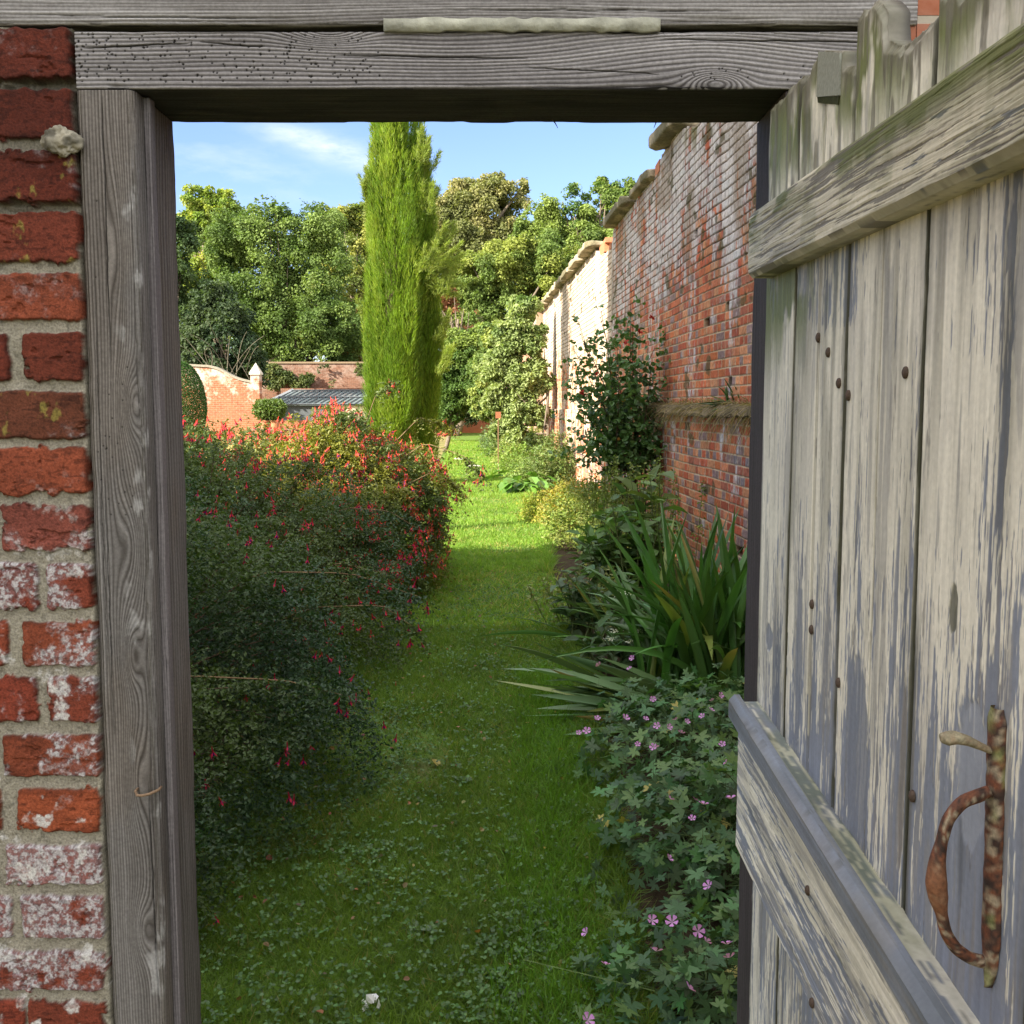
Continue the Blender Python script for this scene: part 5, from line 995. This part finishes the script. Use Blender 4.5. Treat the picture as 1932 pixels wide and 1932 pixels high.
# feathery spires and big soft leaves
def bigleaf(name, label, c, n_st, hmin, hmax, size, col, spread, k=9, tm=BL, cat='plant', seedcol=None, group=None):
    rt = root(name, label, cat, (c[0], c[1], 0), group); gs = G(); P = []; D = []
    for s_ in range(n_st):
        a = rng.random() * 6.283; b0 = np.array([c[0] + spread * .5 * rng.normal() * .6, c[1] + spread * .6 * rng.normal() * .6, 0]); h = hmin + (hmax - hmin) * rng.random(); e = b0 + [spread * .75 * math.cos(a) * rng.random(), spread * .75 * math.sin(a) * rng.random(), h]
        t = np.linspace(0, 1, 7)[:, None]; m = (b0 + e) / 2 + [0, 0, .12 * h]; Q = (1 - t) ** 2 * b0 + 2 * t * (1 - t) * m + t * t * e; gs.tube(Q, np.linspace(.006, .002, 7), 4, (.10, .13, .05), cap=False)
        for q in range(k):
            u = .25 + .75 * (q + rng.random() * .5) / k; i = min(5, int(u * 6)); p = Q[i] + (Q[i + 1] - Q[i]) * min(1, u * 6 - i); aa = q * 2.4 + s_; P.append(p); D.append([math.cos(aa), math.sin(aa), .25 + .5 * u * rng.random()])
    P = np.array(P); D = unit(np.array(D)); n = len(P); gs.build('stems', M_bark, rt); nn = unit(-D * [1, 1, 0] * .25 + [0, 0, 1] + .35 * rng.normal(size=(n, 3)))
    LT = (np.array([[0, 0, 0], [.12, .03, .03], [.35, .24, .07], [.7, .17, .04], [1, 0, -.12], [.7, -.17, .04], [.35, -.24, .07], [.12, -.03, .03], [.35, 0, 0], [.7, 0, -.03]]), [np.array([[0, 8, 1], [1, 8, 2], [2, 8, 9], [2, 9, 3], [3, 9, 4], [4, 9, 5], [5, 9, 6], [9, 8, 6], [6, 8, 7], [7, 8, 0]])])
    inst(*LT, P, D, nn, size * (.6 + .6 * rng.random(n)), jcol(col, n, .35, .1)).build('leaves', M_leaf, rt); return rt
bigleaf('leafy_perennial', 'bushy dark perennial with long pointed leaves in front of the rose', (.78, 7.5), 46, .45, .92, .15, (.075, .145, .035), .45, 12)
bigleaf('leafy_perennial', 'pale broad leaved stem rising above the other leaves beside the brick wall', (1.02, 7.7), 8, .85, 1.08, .22, (.11, .17, .045), .22, 7)
bigleaf('leafy_weed', 'sprawling pointed leaved weed at the lawn edge left of the sword leaves', (.52, 6.6), 26, .22, .50, .13, (.065, .12, .045), .36, 9)
bigleaf('nettle', 'low leafy patch between the sprawling weed and the arching sword leaves', (.68, 5.8), 26, .15, .36, .10, (.055, .11, .035), .38, 9)
def spires(c, n, h0, h1, col, label, spread):
    rt = root('goldenrod', label, 'plant', (c[0], c[1], 0)); b0 = np.array([c[0], c[1], 0]) + rng.normal(size=(n, 3)) * [spread, spread, 0]; gs = G(); P = []
    for k in range(n):
        h = h0 + (h1 - h0) * rng.random(); e = b0[k] + [.08 * rng.normal(), .08 * rng.normal(), h]; gs.tube([b0[k], (b0[k] + e) / 2, e], [.004, .003, .002], 3, (.10, .14, .04), cap=False); t = rng.random(60) ** .6; P.append(b0[k] + (e - b0[k]) * t[:, None] + .035 * rng.normal(size=(60, 3)) * (1.3 - t[:, None]))
    gs.build('stems', M_bark, rt); P = np.vstack(P); m = len(P); inst(*OV, P, rdir(m, .4), rdir(m, .8), .032, jcol(col, m, .3)).build('foliage', M_leaf, rt)
spires((.98, 9.3), 70, .55, 1.05, (.15, .20, .045), 'feathery yellow green spires below the rose stems', .20)
spires((.42, 7.0), 10, .25, .42, (.20, .24, .08), 'thin pale flower spikes leaning over the lawn edge', .10)
# sword leaved clumps
def swords(name, label, c, n, l0, l1, aim, sp, wd, col, bend, basesp, lean=0.):
    rt = root(name, label, 'plant', (c[0], c[1], 0)); P = np.array([c[0], c[1], .01]) + rng.normal(size=(n, 3)) * [basesp, basesp, 0]
    D = unit(np.array(aim) + rng.normal(size=(n, 3)) * sp); D[:, 2] = np.abs(D[:, 2]); hz = unit(D * [1, 1, 0] + 1e-3); b_ = bend * (.15 + rng.random((n, 1)) ** 2.2); Bd = hz * b_ * .45 - np.array([0, 0, 1.]) * b_ * .75
    L = l0 + (l1 - l0) * rng.random(n); sd = unit(np.cross(D, np.array([0, 0, 1.]) + .6 * rng.normal(size=(n, 3)))); C = jcol(col, n, .35, .1); C = mixc(C, (.22, .24, .05), (rng.random(n) < .06) * .6); Ct = mixc(C, (.30, .20, .06), (rng.random(n) < .05) * .8)
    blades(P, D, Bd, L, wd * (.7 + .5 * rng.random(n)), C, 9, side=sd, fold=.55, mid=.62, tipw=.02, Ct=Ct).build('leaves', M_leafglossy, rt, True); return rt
swords('iris_clump', 'dense clump of tall upright sword leaves in front of the brick wall', (1.03, 5.35), 230, .62, 1.18, (0, -.05, 1), .19, .044, (.055, .14, .028), .75, .15)
swords('iris_clump', 'arching sword leaves leaning out flat over the lawn', (.86, 5.0), 44, .50, .86, (-1.0, -.15, .34), .20, .050, (.10, .18, .075), .38, .12)
swords('iris_clump', 'thinner sword leaves fanning out between the leafy perennial and the tall clump', (.86, 6.2), 46, .45, .75, (-.35, -.1, .9), .34, .030, (.07, .15, .035), .65, .16)
# white umbels
rt = root('cow_parsley', 'small white flower heads among the sword leaves', 'flower', (.78, 5.6, 0)); gs = G()
for px, py in ((1168, 1125), (1182, 1120), (1160, 1190), (1190, 1210), (1178, 1222), (1205, 1190), (1150, 1205)):
    c = pxy(px, py, 5.45); gs.tube([[.8, 5.6, 0], (np.array([.8, 5.6, 0]) + c) / 2 + [0, 0, .1], c], [.002] * 3, 3, (.1, .15, .05), cap=False); n = 34; P = c + rng.normal(size=(n, 3)) * [.014, .014, .004]; inst(*OV, P, rdir(n), rdir(n, 2), .011, jcol((.7, .72, .65), n, .1, .02)).build('flower_head', M_petal, rt)
gs.build('stems', M_bark, rt)
# cranesbill
def geranium(label, c, rx, ry, h, n, nfl, seed, flpx):
    rt = root('cranesbill', label, 'plant', (c[0], c[1], 0), 'pink flowered cranesbill plants'); v = rdir(n, .35); v[:, 2] = np.abs(v[:, 2]); q = vn3(v[:, 0] * 4 + seed, v[:, 1] * 4, v[:, 2] * 4, seed); f = (.62 + .58 * q) * (1 - .5 * rng.random(n) ** 2.4)
    P = np.array([c[0], c[1], .02]) + v * np.array([rx, ry, h]) * f[:, None]; D = unit(v * [1, 1, .3] + .7 * rng.normal(size=v.shape)); nn = unit(v * .5 + [0, -.15, .75] + .5 * rng.normal(size=v.shape)); ok = (P[:, 0] > float(XR(c[1])) - .12 - .15 * (rng.random(n) < .1)) & (P[:, 2] > .02); P, D, nn = P[ok], D[ok], nn[ok]; n = len(P)
    C = jcol((.058, .130, .044), n, .45, .15); C = mixc(C, (.11, .19, .05), (rng.random(n) < .22) * .8); C = mixc(C, (.38, .33, .08), (rng.random(n) < .012) * .9); inst(*PALM, P, D, nn, .036 + .036 * rng.random(n) ** 1.3, C).build('leaves', M_leaf, rt)
    gs = G()
    for k in range(0, min(n, 260)):
        e = P[k]; b0 = np.array([c[0] + .3 * rx * rng.normal(), c[1] + .3 * ry * rng.normal(), 0]); gs.tube([b0, (b0 + e) / 2 + [0, 0, .04], e], [.0014] * 3, 3, (.09, .14, .05), cap=False)
    # petals: five notched petals in a shallow cup
    V = [[0, 0, 0]]; Fp = []
    for k in range(5):
        a = k * 2 * math.pi / 5; m = len(V)
        for da, r, z in ((-.30, .55, .22), (-.42, .95, .42), (-.10, 1.0, .5), (.0, .92, .46), (.10, 1.0, .5), (.42, .95, .42), (.30, .55, .22)): V.append([r * math.cos(a + da), r * math.sin(a + da), z])
        for j in range(6): Fp.append([0, m + j, m + j + 1])
    V = np.array(V); cc = np.tile((.62, .26, .66), (len(V), 1)); cc[0] = (.5, .35, .5); proto = None
    for (px, py, yy) in flpx:
        p = pxy(px, py, yy); s_ = .0135 * (.8 + .45 * rng.random()); rot = (R(55) * rng.random() + R(8), R(30) * rng.normal() * .6, rng.random() * 6)
        gs.tube([np.array([c[0] + .2 * rng.normal(), yy + .15, .1]), p - [0, 0, .10], p - [0, 0, .002]], [.0013] * 3, 3, (.10, .15, .05), cap=False)
        if proto is None: proto = mesh('flower', V, np.array(Fp), M_petal, None, cc, loc=(0, 0, 0)); proto.parent = rt; proto.location = p - worldloc(rt); proto.scale = (s_,) * 3; proto.rotation_euler = rot
        else: copyobj(proto, p - worldloc(rt), rot, s_, rt)
    gs.build('stems', M_bark, rt)
geranium('cranesbill mound with pink flowers directly below the arching sword leaves', (.86, 4.2), .62, .75, .36, 1500, 20, 1, [(1180, 1355, 3.85), (1218, 1357, 3.9), (1240, 1370, 3.8), (1275, 1358, 3.85), (1296, 1362, 3.8), (1262, 1372, 3.75), (1285, 1383, 3.7), (1325, 1352, 3.9), (1342, 1340, 4.0), (1359, 1312, 4.1), (1344, 1322, 4.1), (1238, 1410, 3.65), (1203, 1405, 3.7), (1233, 1410, 3.6), (1127, 1356, 3.9), (1107, 1380, 3.8), (1092, 1383, 3.8), (1232, 1320, 4.3), (1130, 1255, 4.6), (1188, 1262, 4.7), (1193, 1242, 4.7), (1363, 1405, 3.6), (1312, 1510, 3.3)])
geranium('cranesbill mound crowding against the foot of the door with divided blue green leaves', (.80, 3.25), .56, .62, .36, 1500, 12, 2, [(1265, 1508, 3.0), (1327, 1518, 2.95), (1379, 1507, 3.0), (1262, 1620, 2.75), (1337, 1672, 2.7), (1306, 1545, 3.0), (1370, 1440, 3.2)])
geranium('low straggling cranesbill at the very front of the border', (.66, 2.45), .50, .42, .22, 900, 10, 3, [(1230, 1737, 2.35), (1317, 1757, 2.35), (1333, 1777, 2.3), (1372, 1782, 2.35), (1377, 1807, 2.3), (1106, 1760, 2.5), (1238, 1795, 2.4), (1142, 1820, 2.35), (1300, 1865, 2.25), (1108, 1925, 2.15), (1268, 1740, 2.4)])
# growth on the wall ledge and wall face
n = 2600; y = 7 + 8.2 * rng.random(n); P = np.stack([WX(y) - .10 + .09 * rng.random(n), y, np.full(n, 1.50)], 1); D = rdir(n, .1); D[:, 0] -= .5
tag(blades(P, unit(D), rdir(n) * .3 + [0, 0, -.8], .10 + .16 * rng.random(n), .006, jcol((.24, .19, .10), n, .4), 3).build('ledge_grass', M_grass), 'withered brown grass hanging off the ledge of the garden wall', 'grass', kind='stuff')
c = pxy(1388, 785, 8.35); rt = swords('wall_fern', 'spiky green tuft growing on the wall ledge beside the door', (c[0], 8.35), 34, .14, .30, (-.2, -.1, 1), .55, .018, (.05, .10, .03), .5, .03)
for ch in rt.children: ch.location.z += 1.47
rt.location.z = 1.47
for ch in rt.children: ch.location.z -= 1.47

# ================================================================== UNSEEN HOUSE AND LIME ADDED TO SHADE THE NEAR GARDEN
hs = root('unseen_shade_house', 'unseen brick house block added to shade the doorway and near garden', 'house', (-22, -7.1, 0))
ea = np.array([.574, -.819, 0]); eb = np.array([-.819, -.574, 0]); c0 = np.array([-22, -7.1, 0])
def hbox(a0, a1, b0, b1, z0, z1, col, g): 
    V = [c0 + ea * a + eb * b_ + [0, 0, z] for a in (a0, a1) for b_ in (b0, b1) for z in (z0, z1)]; return g.add(V, np.array([[0, 1, 3, 2], [4, 6, 7, 5], [0, 4, 5, 1], [2, 3, 7, 6], [0, 2, 6, 4], [1, 5, 7, 3]]), col)
hbox(0, 17, 0, 12, 0, 22, (.4, .2, .13), G()).build('wall', M_far, hs); hbox(-.1, 17.1, -.1, 12.1, 22.002, 22.4, (.3, .3, .3), G()).build('roof', M_stone, hs)
for zf_ in (2, 7, 12):
    for k in range(4): hbox(1.4 + 4 * k, 2.8 + 4 * k, -.05, -.01, zf_, zf_ + 2.3, (.5,) * 3, G()).build('window', M_glass, hs)
pl = root('unseen_shade_lime', 'unseen clipped lime crown added to shade the garden wall', 'tree', (-7.1, 8.3, 0)); n = 50000  # made-up crown, shaped and placed to keep the upper wall in shade
P = np.stack([-7.5 + .8 * rng.random(n), 3.1 + 6.4 * rng.random(n), 6.05 + 4.7 * rng.random(n)], 1); inst(*OV, P, rdir(n), rdir(n), .16, jcol((.06, .11, .02), n)).build('crown', M_tree, pl)
g = G(); g.tube([[-7.1, 8.3, 0], [-7.1, 8.3, 7]], [.12, .08], 8, (.15, .12, .09)); g.build('trunk', M_bark, pl)
